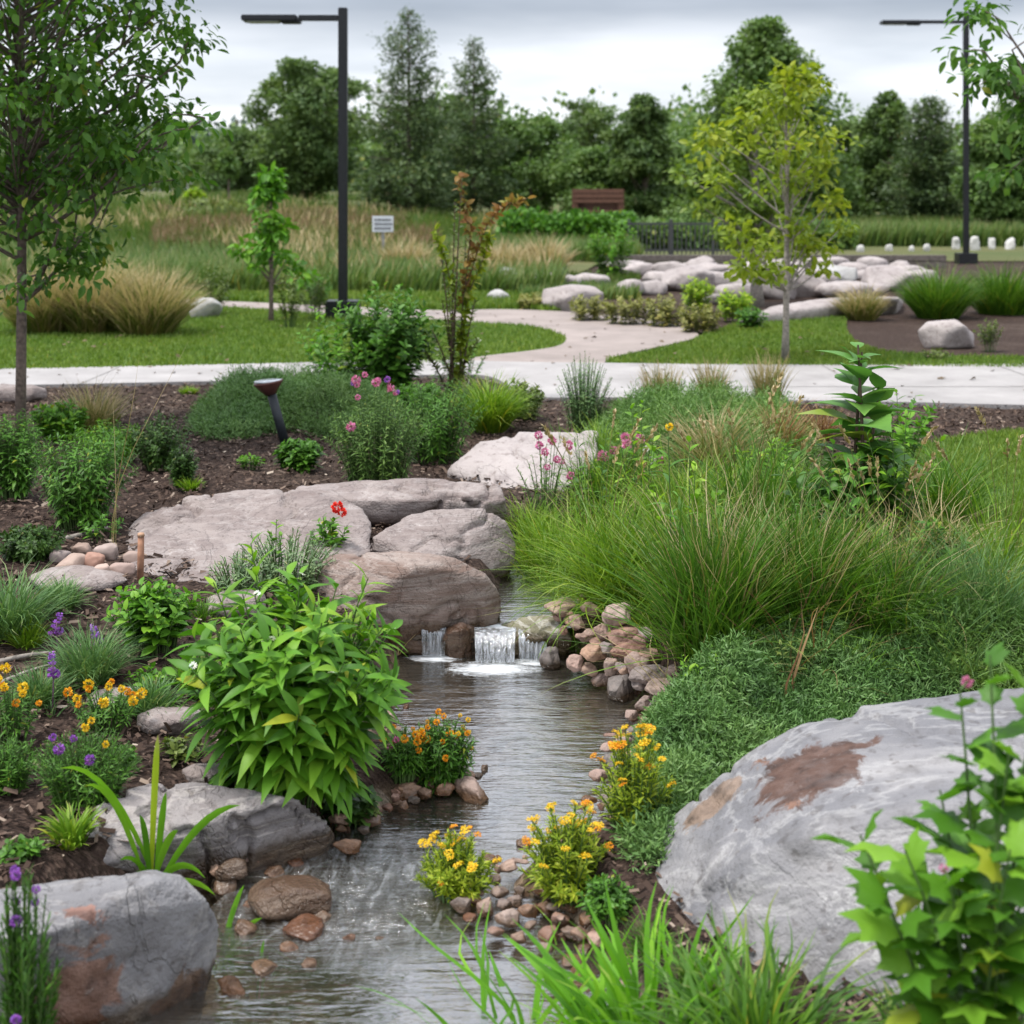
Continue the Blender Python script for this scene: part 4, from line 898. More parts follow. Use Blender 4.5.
def conifer(name, label, px, py, top, w, mat, seed, Y=None, nb=260, spr=13, leaf=.3, gap=.1, low=.06, power=.85, group=None, sparse=1.0):
    q = atY(px, py, Y); b = np.array([q[0], Y, h1(q[0], Y)]); tp = atY(px, top, Y); H = tp[2] - b[2]; Wd = w / ppm(np.array([b[0], Y, 2.]))
    g = np.random.default_rng(seed); root = thing(name, label, 'tree', b, group)
    wood = [tube(bez(np.array([0, 0, -.1]), np.array([.01 * H, 0, H / 2]), np.array([0, 0, H]), 8), np.linspace(H * .018, .01, 8), 7)]
    t = low + (1 - low) * (np.arange(nb) + g.random(nb)) / nb; az = np.arange(nb) * 2.4 + g.normal(0, .3, nb)
    L = Wd / 2 * ((1 - t) ** power + .04) * (.45 + .75 * g.random(nb)) * (1 + .25 * np.sin(t * 31 + seed)); P, D, N, S = [], [], [], []
    for k in range(nb):
        u = np.array([math.cos(az[k]), math.sin(az[k]), 0]); A = np.array([0, 0, t[k] * H]); rise = .35 * (t[k] - .35) + .12
        E = A + u * L[k] + np.array([0, 0, L[k] * rise]); M = A + u * L[k] * .55 + np.array([0, 0, L[k] * (rise * .2 - .06)])
        if k % 3 == 0: wood.append(tube(bez(A, M, E, 4), [.03, .02, .014, .006], 3, cap=False))
        m = max(3, int(spr * L[k] / (Wd / 2) + 2)); s = .2 + .8 * g.random(m); X = (1 - s)[:, None] ** 2 * A + (2 * s * (1 - s))[:, None] * M + (s ** 2)[:, None] * E
        side = np.array([-u[1], u[0], 0]); off = g.normal(0, .13, m) * L[k]; X = X + side * off[:, None]; X[:, 2] += g.normal(0, .04 * L[k] + .03, m)
        P.append(X); D.append(u * .9 + side * np.sign(off)[:, None] * .6 + g.normal(0, .25, (m, 3)) + np.array([0, 0, .1])); N.append(np.tile([0, 0, 1.], (m, 1)) + g.normal(0, .35, (m, 3))); S.append(leaf * (.6 + .6 * g.random(m)) * (.6 + .5 * (1 - t[k])))
    P, D, N, S = np.concatenate(P), np.concatenate(D), np.concatenate(N), np.concatenate(S)
    part('trunk', wood, M_BARK, root)
    lps = []
    for r in range(3):
        gg = np.random.default_rng(seed + r); n = len(P)
        lps.append(leaves(DIAM, P + gg.normal(0, leaf * .35, P.shape), D + gg.normal(0, .45, P.shape), N + gg.normal(0, .35, P.shape), S, seed + r, .8))
    part('crown', lps, mat, root, smooth=False); return root
LF_FAR = leafm((.055, .105, .045), (.085, .15, .055), (.13, .205, .075), tr=.35)
LF_FAR2 = leafm((.06, .12, .045), (.095, .175, .055), (.14, .225, .075), tr=.35)
LF_CON = leafm((.05, .09, .052), (.075, .125, .065), (.105, .16, .085), tr=.3)
LF_HAZE = leafm((.06, .10, .09), (.08, .125, .11), (.10, .15, .13), tr=.1)  # far ridge leaves: distance haze painted in as a bluish leaf colour
# far wood
def far_wood():
    g = np.random.default_rng(3); ps = []
    for k in range(260):
        Y = 105 + 60 * g.random(); X = (g.random() - .5) * Y * .95; pxx = 512 + X / Y * FPX
        H = (5.5 + 4.0 * g.random()) * (.62 if pxx < 260 else 1.0)
        n = 240; q = nrm(g.normal(size=(n, 3))) * g.random((n, 1)) ** .4 * np.array([2.6, 2.2, H * .5]); z0 = h1(X, Y)
        P = q + np.array([X, Y, z0 + H * .5]); ps.append(leaves(DIAM, P, q / 3 + g.normal(0, .5, (n, 3)), q / 3 + g.normal(0, .4, (n, 3)) + [0, 0, .7], .55 * (.6 + .8 * g.random(n)), k, 1.3))
    tag(part('woodland', ps, LF_FAR2, smooth=False), 'distant green wood closing the view behind the single trees', 'wood', kind='stuff')
    ps = []
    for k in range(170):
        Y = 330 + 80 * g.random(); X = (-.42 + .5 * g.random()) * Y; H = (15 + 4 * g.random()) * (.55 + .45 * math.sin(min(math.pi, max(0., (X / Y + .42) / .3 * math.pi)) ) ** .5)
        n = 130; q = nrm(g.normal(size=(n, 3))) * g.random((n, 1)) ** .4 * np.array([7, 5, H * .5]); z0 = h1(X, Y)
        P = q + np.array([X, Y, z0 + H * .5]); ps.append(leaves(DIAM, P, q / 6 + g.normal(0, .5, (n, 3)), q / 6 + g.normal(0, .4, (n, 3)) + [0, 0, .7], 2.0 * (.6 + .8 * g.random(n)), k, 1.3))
    tag(part('woodland', ps, LF_HAZE, smooth=False), 'wooded ridge with bluish haze painted into its leaves far off on the left skyline', 'wood', kind='stuff')
far_wood()
tree('dark_tree', 'dark round crowned tree left of the left lamp post', 306, 214, 60, 118, LF_FAR, 301, .08, 95, 130, .26, 'round', Y=58, cl=.15)
tree('dark_tree', 'lower dark tree between the sapling and the round crowned tree', 236, 205, 128, 84, LF_FAR, 302, .05, 60, 110, .26, 'round', Y=66, cl=.18)
conifer('pine_tree', 'tall airy pine right of the left lamp post', 408, 226, 10, 128, LF_CON, 303, 52, 230, 34, .22, power=.6)
conifer('pine_tree', 'second pine standing just right of the tallest one', 473, 226, 40, 100, LF_CON, 304, 56, 200, 32, .22, power=.55)
tree('dark_tree', 'dark tree filling the space behind the two pines', 440, 215, 96, 110, LF_FAR, 318, .03, 60, 110, .28, 'round', Y=64, cl=.18)
tree('broad_tree', 'mid green bushy tree behind the clipped hedge left of the brown frame', 530, 218, 116, 92, LF_FAR2, 305, .05, 80, 120, .26, 'round', Y=60, cl=.15)
tree('broad_tree', 'flat topped tree on the skyline behind the brown frame', 583, 214, 97, 66, LF_FAR, 306, .25, 60, 90, .26, 'vase', Y=76, cl=.17)
tree('broad_tree', 'pale green low tree directly above the brown frame', 596, 218, 148, 96, LF_FAR2, 307, .03, 70, 110, .26, 'round', Y=57, cl=.16)
tree('narrow_tree', 'narrow dark tree with a forked top right of the brown frame', 644, 222, 95, 64, LF_FAR, 308, .05, 90, 100, .24, 'oval', Y=55, cl=.17, rough=.45)
tree('broad_tree', 'low green tree above the railing', 690, 222, 138, 84, LF_FAR2, 309, .03, 70, 110, .26, 'round', Y=60, cl=.16)
tree('tall_tree', 'tall dark pointed tree behind the bright green young tree', 765, 228, 18, 168, LF_FAR2, 310, .06, 180, 120, .24, 'cone', Y=48, cl=.13, rough=.4)
tree('broad_tree', 'dark tree behind the bright young tree on its right', 842, 228, 120, 76, LF_FAR, 311, .03, 70, 110, .25, 'round', Y=58, cl=.17)
tree('tall_tree', 'upright tree with a ragged top left of the right lamp post', 888, 230, 92, 64, LF_FAR, 312, .04, 90, 110, .24, 'oval', Y=52, cl=.16, rough=.4)
conifer('dark_conifer', 'dark layered conifer just left of the right lamp post', 930, 234, 98, 96, LF_CON, 313, 48, 260, 28, .22, power=.5)
tree('broad_tree', 'broad green tree just right of the right lamp post', 1004, 236, 118, 96, LF_FAR2, 314, .03, 90, 120, .24, 'round', Y=42, cl=.15)
tree('broad_tree', 'dark tree rising at the right edge behind the other trees', 1042, 230, 66, 116, LF_FAR, 315, .03, 90, 120, .26, 'round', Y=58, cl=.15)
tree('broad_tree', 'dark low tree at the far left behind the tan grasses', 60, 204, 110, 130, LF_FAR, 316, .03, 80, 110, .28, 'round', Y=64, cl=.16)
tree('thin_tree', 'thin pale stemmed tree on the back of the left meadow', 229, 214, 148, 18, LF_FAR2, 317, .5, 14, 40, .22, 'oval', Y=50, cl=.3)
# near trees
b1 = tree('young_tree', 'bright yellow green young tree on the right lawn', 785, 362, 62, 160, L_YG, 320, .28, 48, 42, .082, 'oval', cl=.12, bark=M_BARKL, trunk_r=.036, tpl=OVAL, rough=.75)
tree('young_tree', 'second young tree with a pale trunk on the stone bank behind the bright one', 757, 306, 90, 130, leafm((.08, .15, .02), (.13, .21, .03), (.2, .28, .04), tr=.35), 321, .30, 80, 46, .10, 'oval', cl=.15, bark=M_BARKL, trunk_r=.09, tpl=OVAL, rough=.35, lean=-.01)
tree('sapling', 'slim green sapling between the tan grasses and the left lamp post', 271, 324, 168, 62, L_BRIGHT, 322, .30, 30, 26, .11, 'cone', cl=.17, trunk_r=.03, tpl=OVAL, rough=.4)
# left maple, close
def near_tree(name, label, b, H, R, zc, mat, seed, limbs, nl, leaf, trunk_r, c0, tpl=OVAL, ncl=150):
    g = np.random.default_rng(seed); root = thing(name, label, 'tree', b); wood = [tube(bez(np.array([0, 0, -.05]), np.array([.03, 0, H * .5]), np.array([-.02, 0, H * .95]), 10), np.linspace(trunk_r, trunk_r * .3, 10), 9)]
    C = []
    for (A, E) in limbs:
        A, E = np.array(A, float), np.array(E, float); M = (A + E) / 2 + np.array([0, 0, -.12]); pts = bez(A, M, E, 8); wood.append(tube(pts, np.linspace(trunk_r * .45, .006, 8), 6, cap=False))
        for s in (.45, .6, .75, .88, 1.0):
            q = pts[int(s * 7)]; e = q + g.normal(0, .16, 3) + np.array([0, 0, .05]); wood.append(tube(bez(q, (q + e) / 2 + [0, 0, .03], e, 4), [.007, .006, .005, .003], 4, cap=False)); C.append(e)
    while len(C) < ncl:
        ph = g.random() * 6.28; t = g.random(); z = c0 + (H - c0) * t; rr = R * math.sin(math.pi * (.18 + .74 * t)) ** .7 * g.random() ** .45
        c = np.array([rr * math.cos(ph), rr * math.sin(ph), z]); C.append(c); A = np.array([0, 0, max(c0 * .8, z - .55 * rr - .1)])
        wood.append(tube(bez(A, (A + c) / 2 + [0, 0, -.05], c, 5), np.linspace(trunk_r * .3, .004, 5), 4, cap=False))
    part('trunk', wood, M_BARK, root); C = np.array(C); n = len(C); q = nrm(g.normal(size=(n, nl, 3))) * g.random((n, nl, 1)) ** .5 * np.array([.22, .22, .14])
    P = (C[:, None] + q).reshape(-1, 3); D = nrm(q.reshape(-1, 3) * 4 + g.normal(0, .5, P.shape)); D[:, 2] -= .5; N = g.normal(0, .45, P.shape) + q.reshape(-1, 3) * 2 + [0, 0, 1.0]
    part('crown', [leaves(tpl, P, D, N, leaf * (.6 + .6 * g.random(len(P))), seed)], mat, root); return root
tb = G(20, 442); s_ = ppm(tb)
def loc_at(px, py, base, dy=0.): return atY(px, py, base[1] + dy) - base
near_tree('maple_tree', 'leafy dark green tree with a slender trunk at the left edge', tb, 4.1, 1.02, 0, L_MAPLE, 331,
          [(loc_at(26, 300, tb), loc_at(108, 195, tb, -.1)), (loc_at(24, 240, tb), loc_at(150, 140, tb, -.2)), (loc_at(24, 200, tb), loc_at(205, 118, tb, .1)), (loc_at(22, 150, tb), loc_at(180, 62, tb)), (loc_at(22, 110, tb), loc_at(160, 10, tb, .2)), (loc_at(22, 260, tb), loc_at(-60, 190, tb, -.3)), (loc_at(30, 290, tb), loc_at(60, 225, tb, -.4))],
          46, .072, .034, 1.5, ncl=290)
rb = atY(1140, 420, 11.0); rb[2] = h1(rb[0], rb[1])
near_tree('maple_tree', 'leafy tree reaching in at the top right corner from outside the frame', rb, 4.4, .62, 0, L_MAPLE, 333,
          [(loc_at(1100, 150, rb), loc_at(1000, 20, rb)), (loc_at(1100, 120, rb), loc_at(1025, -20, rb)), (loc_at(1100, 200, rb), loc_at(1012, 50, rb, -.2)), (loc_at(1100, 190, rb), loc_at(985, 52, rb, .2)), (loc_at(1100, 170, rb), loc_at(1020, 96, rb, .1))], 34, .11, .05, 2.2, ncl=110)

# ------------------------------------------------------------------ lamp posts, sign, frame, railing
def lamp_post(label, px, pbase, ptop, parm, phead0, phead1, Y=None):
    b = G(px, pbase) if Y is None else atY(px, pbase, Y); b[2] = h1(b[0], b[1]); H = atY(px, ptop, b[1])[2] - b[2]; s = ppm(np.array([b[0], b[1], 3.])); root = thing('lamp_post', label, 'lamp post', b)
    part('pole', [box((0, 0, H / 2), (.11, .11, H), .008)], M_BLACK, root, False)
    part('base', [box((0, 0, .11), (.40, .36, .24), .01)], M_BLACK, root, False)
    zA = atY(px, parm, b[1])[2] - b[2]; a0 = (phead1 - px) / s; a1 = (phead0 - px) / s
    part('arm', [box(((a0 - .05) / 2, 0, zA), (abs(a0) - .05 - .02, .07, .07), .006)], M_BLACK, root, False)
    hd = part('lamp_head', [box(((a0 + a1) / 2, 0, zA - .01), (abs(a1 - a0), .30, .07), .012), box((a0 + (a1 - a0) * .12, 0, zA - .045), (abs(a1 - a0) * .35, .16, .05), .01)], M_BLACK, root, False)
    part('lens', [box(((a0 + a1) / 2 + (a1 - a0) * .12, 0, zA - .052), (abs(a1 - a0) * .55, .2, .012))], plain('lamp_lens', (.35, .36, .38), .3), hd, False)
lamp_post('tall black lamp post with its arm pointing left, beside the left lawn', 343, 319, 8, 18, 243, 298)
lamp_post('tall black lamp post with its arm pointing left, near the right edge', 966, 262, 12, 22, 881, 918, Y=30.5)
sb = G(383, 266); root = thing('notice_sign', 'small white notice sign on a thin post in the left meadow', 'sign', sb); s = ppm(sb); zt = atY(383, 216, sb[1])[2] - sb[2]; zl = atY(383, 232, sb[1])[2] - sb[2]
part('post', [box((0, 0, zt / 2), (.06, .05, zt), .004)], plain('galvanised', (.3, .3, .3), .5, .4), root, False)
sf = part('panel', [box((0, -.045, (zt + zl) / 2), (21 / s, .03, zt - zl), .004)], M_SIGN, root, False)
gg = np.random.default_rng(2); lt = []
for r in range(3):
    x = -8.2 / s; lt = []
    while x < 7.5 / s:
        w = (.8 + 1.4 * gg.random()) / s; lt.append(box((x + w / 2, -.064, (zt + zl) / 2 + (1 - r) * 4.3 / s), (w, .006, 2.0 / s))); x += w + .8 / s
    part('lettering', lt, M_DARKT, sf, False)

# brown frame
fb = atY(598, 222, 46); fb[2] = h1(fb[0], 46); s = ppm(fb); root = thing('timber_shelter', 'brown timber frame with planks behind the clipped hedge', 'shelter', fb)
zz = lambda py: atY(598, py, 46)[2] - fb[2]
for x in (-23, 23): part('post', [box((x / s, 0, zz(189) / 2), (6 / s, .2, zz(189)), .01)], M_WOOD, root, False)
for py, hh in ((191, 4), (196, 4), (201, 3.5)): part('plank', [box((0, -.12, zz(py)), (50 / s, .05, hh / s), .005)], M_WOOD, root, False)
part('back_panel', [box((0, .14, zz(204)), (44 / s, .04, 24 / s), .005)], plain('dark_wood', (.06, .03, .02), .8), root, False)
part('bench', [box((0, .0, zz(212)), (44 / s, .5, .12), .01)], M_WOOD, root, False)
# railing
Yr = 34.; ra = atY(628, 258, Yr); zr0 = h1(ra[0], Yr); root = thing('metal_railing', 'grey metal picket railing above the far stone bank', 'fence', (ra[0], Yr, zr0)); s = FPX / Yr
xr = lambda px: (px - 628) / s; zt = atY(628, 222, Yr)[2] - zr0
part('rail', [box((xr(692), 0, zt - .04), (xr(756), .05, .05))], M_GREYMET, root, False); part('rail', [box((xr(692), 0, .12), (xr(756), .05, .05))], M_GREYMET, root, False)
for k in range(30): part('picket', [box((xr(629 + k * 4.4), 0, zt / 2), (.03, .03, zt - .05))], M_GREYMET, root, False)
for k in range(4): part('post', [box((xr(629 + k * 42), 0, zt / 2 + .03), (.07, .07, zt + .08))], M_GREYMET, root, False)
Yw = 29.; wa = atY(600, 268, Yw); zw = h1(wa[0], Yw); root = thing('retaining_wall', 'long low grey timber retaining wall behind the stone bank', 'wall', (wa[0], Yw, zw)); s = FPX / Yw
for k in range(2): part('beam', [box(((345 / 2 + k * .4) / s, .02 * k, .05 + k * .135), (345 / s, .2, .125), .012)], M_GREYW, root, False)
# low building far left
bb_ = atY(158, 197, 150); bb_[2] = h1(bb_[0], 150); root = thing('low_building', 'long low pale building far behind the left meadow', 'building', bb_); s = FPX / 150
hz = max(1.2, atY(158, 182, 150)[2] - bb_[2])
part('wall', [box((0, 0, hz / 2), (62 / s, 4, hz))], plain('pale_wall', (.62, .60, .58), .8), root, False); part('roof', [box((0, 0, hz + .2), (64 / s, 4.6, .35), .02)], plain('brown_roof', (.20, .14, .11), .8), root, False)
for k in range(6): part('window', [box((-2.6 + k * 1.05, -2.01, hz * .55), (.5, .03, .4))], plain('dark_glass', (.04, .05, .06), .2), root, False)

# ------------------------------------------------------------------ plants
_fm = {}
def flower_mesh(kind, mat):
    key = (kind, mat.name)
    if key in _fm: return _fm[key]
    out = []
    for sd in range(3):
        g = np.random.default_rng(sd + 40)
        if kind == 'daisy':
            a = np.arange(10) * .628 + g.normal(0, .08, 10); D = np.column_stack([np.cos(a), np.sin(a), .15 + g.normal(0, .12, 10)]); ps = [leaves(OVAL, D * .08, D, np.tile([0, 0, 1.], (10, 1)), .45, sd)]
            u = nrm(g.normal(size=(14, 3))); u[:, 2] = abs(u[:, 2]); ps.append(leaves(DIAM, u * .06, u, g.normal(size=u.shape), .12, sd))
        elif kind == 'ball':
            u = nrm(g.normal(size=(60, 3))); ps = [leaves(DIAM, u * .22, u + g.normal(0, .25, u.shape), g.normal(size=u.shape), .30, sd, 1.4)]
        elif kind == 'cluster':
            r = np.sqrt(g.random(70)) * .5; a = g.random(70) * 6.28; P = np.column_stack([r * np.cos(a), r * np.sin(a), .12 * (1 - (r / .5) ** 2) + g.normal(0, .05, 70)])
            D = g.normal(size=P.shape) * [1, 1, .5] + [0, 0, .3]; ps = [leaves(DIAM, P, D, np.tile([0, 0, 1.], (70, 1)) + g.normal(0, .3, P.shape), .17, sd, 2.0)]
        elif kind == 'spike':
            n = 60; z = g.random(n); a = g.random(n) * 6.28; P = np.column_stack([.04 * np.cos(a), .04 * np.sin(a), z - .5]); D = np.column_stack([np.cos(a), np.sin(a), .5 + 0 * z]); ps = [leaves(DIAM, P, D, g.normal(size=P.shape) * .3 + [0, 0, 1], .20 * (1.1 - .6 * z), sd, 1.8)]
        V, f, r, t = join(ps); me = mesh_np('flower', V, f, r, t, False); me.materials.append(mat); out.append(me)
    _fm[key] = out; return out
_fg = np.random.default_rng(9)
def flower(parent, kind, mat, p, size, tilt=.3):
    me = flower_mesh(kind, mat)[_fg.integers(3)]; o = bpy.data.objects.new('flower', me); COL.objects.link(o); o.parent = parent
    o.location = [float(v) for v in p]; o.scale = (size,) * 3; o.rotation_euler = (_fg.normal(0, tilt) + .25, _fg.normal(0, tilt), _fg.random() * 6)
def shrub(name, label, cat, px, py, w, h, mat, seed, nst=30, nlf=14, leaf=.06, tpl=OVAL, wide=1.0, flowers=(), d=None, base_r=.18, power=.6, alpha=(45, 80), tmin=.25, droop=.15, stem_r=.003, group=None, stem_mat=None, tips=None, taper=.45, Y=None, push=0., zb=None):
    b = (G(px, py) if zb is None else at(px, py, zb)) if Y is None else atY(px, py, Y); b = b.copy(); s = ppm(b); W, H = w / s, h / s * 1.02
    b[1] += push; b[2] = h1(b[0], b[1]) if Y is None and zb is None else b[2]
    root = thing(name, label, cat, b, group)
    if tips is None: t_, c_, b_ = dome_stems(W, H, nst, seed, base_r, power=power, d=(d / s if d else W * .8))
    else:
        t_ = np.array([loc_at(tx, ty, b, dy) for tx, ty, dy in tips]); b_ = np.random.default_rng(seed).normal(0, .03, t_.shape) * [1, 1, 0]; c_ = b_ * .3 + t_ * .6; c_[:, :2] = b_[:, :2] * .5 + t_[:, :2] * .45; c_[:, 2] = t_[:, 2] * .65
    st, lp = stems_and_leaves(t_, c_, b_, nlf, leaf, tpl, seed, alpha, tmin, droop, stem_r, wide=wide, taper=taper)
    g = np.random.default_rng(seed + 3)
    n = 0; fpos = []
    for kind, fm, nn, size, *opt in flowers:
        lift = opt[0] if opt else .03
        k = np.argsort(-(t_[:, 2] + g.normal(0, .3 * H, len(t_)) - t_[:, 1] * .5))
        for q in range(nn):
            c = t_[k[(q + n) % len(k)]] + np.array([g.normal(0, .01), g.normal(0, .01), lift * (.6 + .8 * g.random())]); st.append(tube(np.array([t_[k[(q + n) % len(k)]], c]), stem_r * .5, 4, cap=False)); fpos.append((kind, fm, c, size * (.75 + .5 * g.random())))
        n += nn
    if tips is not None:
        for q in st: part('stem', [q], stem_mat or M_STEM, root)
    else: part('stems', st, stem_mat or M_STEM, root)
    part('foliage', [lp], mat, root)
    for kind, fm, c, size in fpos: flower(root, kind, fm, c, size)
    return root
def clump(name, label, px, py, w, h, n, mat, seed, W=.006, lean=.6, bend=1.0, base=.35, seg=6, cat='grass', hmin=.5, group=None, extra=None, jit=.3, heads=0, headmat=None, push=0.):
    b = G(px, py).copy(); s = ppm(b); b[1] += push; R = w / s / 2; H = h / s
    root = thing(name, label, cat, b, group)
    ps = [blades(n, R * base, H * 1.08, W, lean, bend, seg, seed, hmin, jit=jit)]
    part('blades', ps, mat, root)
    if extra: part('dry_stalks', [blades(extra[0], R * base * .6, H * extra[1], W * .6, lean * .9, bend * 1.1, 7, seed + 1, .75)], extra[2], root)
    if heads:
        g = np.random.default_rng(seed); ph = g.random(heads) * 6.28; r = R * (.3 + .6 * g.random(heads)); P = np.column_stack([r * np.cos(ph), r * np.sin(ph), H * (.85 + .35 * g.random(heads))]); hp = []
        for c in P:
            hp.append(tube(bez(c * [.2, .2, 0], c * [.45, .45, .75], c, 5), .0012, 3, cap=False)); D = c * [1, 1, 0]; D = D / (np.linalg.norm(D) + 1e-6) * .5 + [0, 0, .8]; m = 16; X = c + D * (np.linspace(0, .13, m)[:, None]) * .6; hp.append(leaves(DIAM, X, D + g.normal(0, .3, (m, 3)), g.normal(size=(m, 3)), .022, seed))
        part('seed_heads', hp, headmat or G_TAN, root)
    return root
def mat_plant(name, label, px_poly, mat, n, seed, h, leaf=.03, tpl=NEEDLE, bump_s=3., cat='ground cover plant', mound=True, wide=1.0):
    P = world_poly(smooth_px(px_poly, 4)); g = np.random.default_rng(seed); c = P.mean(0); b = np.array([c[0], c[1], h1(*c)]); root = thing(name, label, cat, b)
    x0, y0 = P.min(0); x1, y1 = P.max(0); x = x0 + (x1 - x0) * g.random(n * 3); y = y0 + (y1 - y0) * g.random(n * 3); k = inside(P, x, y); x, y = x[k][:n], y[k][:n]
    def edge(x, y):
        d = np.full(len(x), 9.)
        for i in range(len(P)):
            a, q = P[i], P[(i + 1) % len(P)]; v = q - a; t = np.clip(((x - a[0]) * v[0] + (y - a[1]) * v[1]) / (v @ v + 1e-12), 0, 1); d = np.minimum(d, np.hypot(x - a[0] - v[0] * t, y - a[1] - v[1] * t))
        return d
    def hz(x, y): q = fbm(np.column_stack([x, y, x * 0]), bump_s, 3, seed); return h * (.35 + .85 * np.clip(q * 1.6 + .4, 0, 1)) * sstep(0, h * 1.1, edge(x, y)) ** .7
    e = 1e-2; z = hz(x, y); nx = -(hz(x + e, y) - z) / e; ny = -(hz(x, y + e) - z) / e; N = nrm(np.column_stack([nx, ny, np.ones(len(x))]))
    dep = g.random(len(x)) ** 2.2; Pz = np.column_stack([x, y, hterr(x, y) + z * (1 - .55 * dep) + .006]) - b
    # little sprigs: bundles of leaves sharing a direction
    m = 7; D0 = nrm(N * .7 + g.normal(0, .6, N.shape)); tt = np.linspace(0, 1, m)[None, :, None]
    Q = Pz[:, None] + D0[:, None] * tt * leaf * 2.8; Dn = D0[:, None] * .6 + g.normal(0, .55, (len(x), m, 3)); Nn = N[:, None] + g.normal(0, .5, (len(x), m, 3))
    lp = leaves(tpl, Q.reshape(-1, 3), Dn.reshape(-1, 3), Nn.reshape(-1, 3), leaf * (.6 + .6 * g.random(len(x) * m)), seed, wide)
    cl_ = np.clip(fbm(np.column_stack([x, y, x * 0]), bump_s * 1.7, 3, seed + 8) * 1.3 + .5, 0, 1); r = np.repeat(cl_ * .6 + .4 * g.random(len(x)), m * len(tpl[0])) * .6 + lp[3] * .36; part('foliage', [(lp[0], lp[1], lp[2], r, lp[4])], mat, root)
    tw = []
    for i in range(40):
        a = Pz[i * 5 % len(Pz)] * [.8, .8, .2]; tw.append(tube(bez(a * [1, 1, 0], a + [0, 0, z[i * 5 % len(Pz)] * .3], Pz[i * 5 % len(Pz)], 4), .003, 4, cap=False))
    part('stems', tw, M_TWIG, root); return root

# ---- background plants
clump('tan_grass', 'left tan feathery grass clump behind the maple trunk', 45, 334, 90, 78, 1500, G_TANG, 401, W=.012, bend=.9, base=.5)
clump('tan_grass', 'middle tan feathery grass clump on the left lawn edge', 95, 334, 95, 86, 1800, G_TANG, 402, W=.012, bend=.9, base=.5)
clump('tan_grass', 'right tan feathery grass clump next to the pale stone', 148, 336, 90, 76, 1700, G_TANG, 403, W=.012, bend=.9, base=.5)
clump('tan_grass', 'golden grass clump behind the meadow sign', 405, 278, 48, 42, 600, G_TAN, 404, W=.025, bend=.8, base=.6)
clump('tan_grass', 'tan grass clump left of the clipped hedge', 500, 282, 80, 46, 900, G_TAN, 405, W=.025, bend=.9, base=.6)
clump('tan_grass', 'pale pinkish feather grass in front of the clipped hedge', 545, 280, 50, 50, 600, G_TAN, 406, W=.02, bend=.9, base=.5)
clump('tan_grass', 'tan tuft on the mulch beside the right green grasses', 862, 320, 52, 40, 700, G_TANG, 407, W=.012, bend=1.1, base=.5)
clump('green_grass', 'round green grass clump in front of the right lamp post', 938, 318, 66, 56, 1500, G_GREEN, 408, W=.012, bend=.9, base=.6)
clump('green_grass', 'round green grass clump at the right edge of the mulch bed', 1002, 314, 74, 54, 1500, G_GREEN, 409, W=.012, bend=.9, base=.6)
shrub('shrub', 'small olive shrub right of the tan grasses', 'shrub', 215, 316, 36, 54, L_OLIVE, 410, 26, 16, .07, OVAL, base_r=.3)
shrub('shrub', 'olive shrub at the foot of the slim sapling', 'shrub', 290, 330, 40, 58, L_OLIVE, 411, 26, 16, .07, OVAL, base_r=.3)
shrub('shrub', 'small shrub between the sapling and the lamp post', 'shrub', 315, 322, 34, 50, L_OLIVE, 412, 22, 16, .07, OVAL, base_r=.3)
shrub('shrub', 'green shrub just right of the left lamp post', 'shrub', 318, 306, 30, 40, L_MID, 413, 20, 16, .08, OVAL, base_r=.3)
shrub('bright_shrub', 'bright upright green shrub in front of the railing', 'shrub', 612, 282, 52, 68, L_BRIGHT, 414, 40, 22, .13, OVAL, base_r=.4, tmin=.1)
shrub('dark_shrub', 'tiny dark conical evergreen by the pale boulders', 'shrub', 560, 290, 24, 26, LF_CON, 415, 24, 20, .09, OVAL, base_r=.5, tmin=.05)
for k, (px, py, w, h, lb) in enumerate([(535, 310, 40, 18, 'yellow shrub at the left end of the shrub row along the path'), (590, 322, 52, 28, 'yellowish shrub by the tan boulder at the path bend'), (628, 326, 52, 30, 'second yellowish shrub in the row along the curved path'), (664, 328, 50, 34, 'taller yellowish shrub in the middle of the row'), (700, 334, 44, 30, 'yellow shrub at the right end of the row')]):
    shrub('yellow_shrub', lb, 'shrub', px, py, w, h, leafm((.16, .18, .05), (.26, .26, .08), (.36, .34, .12), tr=.3), 420 + k, 34, 18, .085, OVAL, base_r=.7, tmin=.1)
shrub('lime_shrub', 'lime shrub below the grey bank stones', 'shrub', 697, 312, 40, 34, L_LIME, 426, 34, 18, .09, OVAL, base_r=.6, tmin=.1)
shrub('lime_shrub', 'lime shrub between the bank stones and the pale trunk', 'shrub', 735, 322, 40, 36, L_LIME, 427, 34, 18, .09, OVAL, base_r=.6, tmin=.1)
shrub('lime_shrub', 'dark green shrub under the lime one at the bank foot', 'shrub', 750, 330, 36, 24, L_MID, 428, 24, 16, .09, OVAL, base_r=.6, tmin=.1)
shrub('shrub', 'low green tuft in front of the lone stone on the right mulch', 'shrub', 990, 352, 34, 34, L_OLIVE, 429, 24, 14, .05, OVAL, base_r=.4)
shrub('shrub', 'grey green sprig left of the lone stone on the right mulch', 'shrub', 935, 362, 34, 14, L_OLIVE, 430, 16, 12, .05, OVAL, base_r=.5)
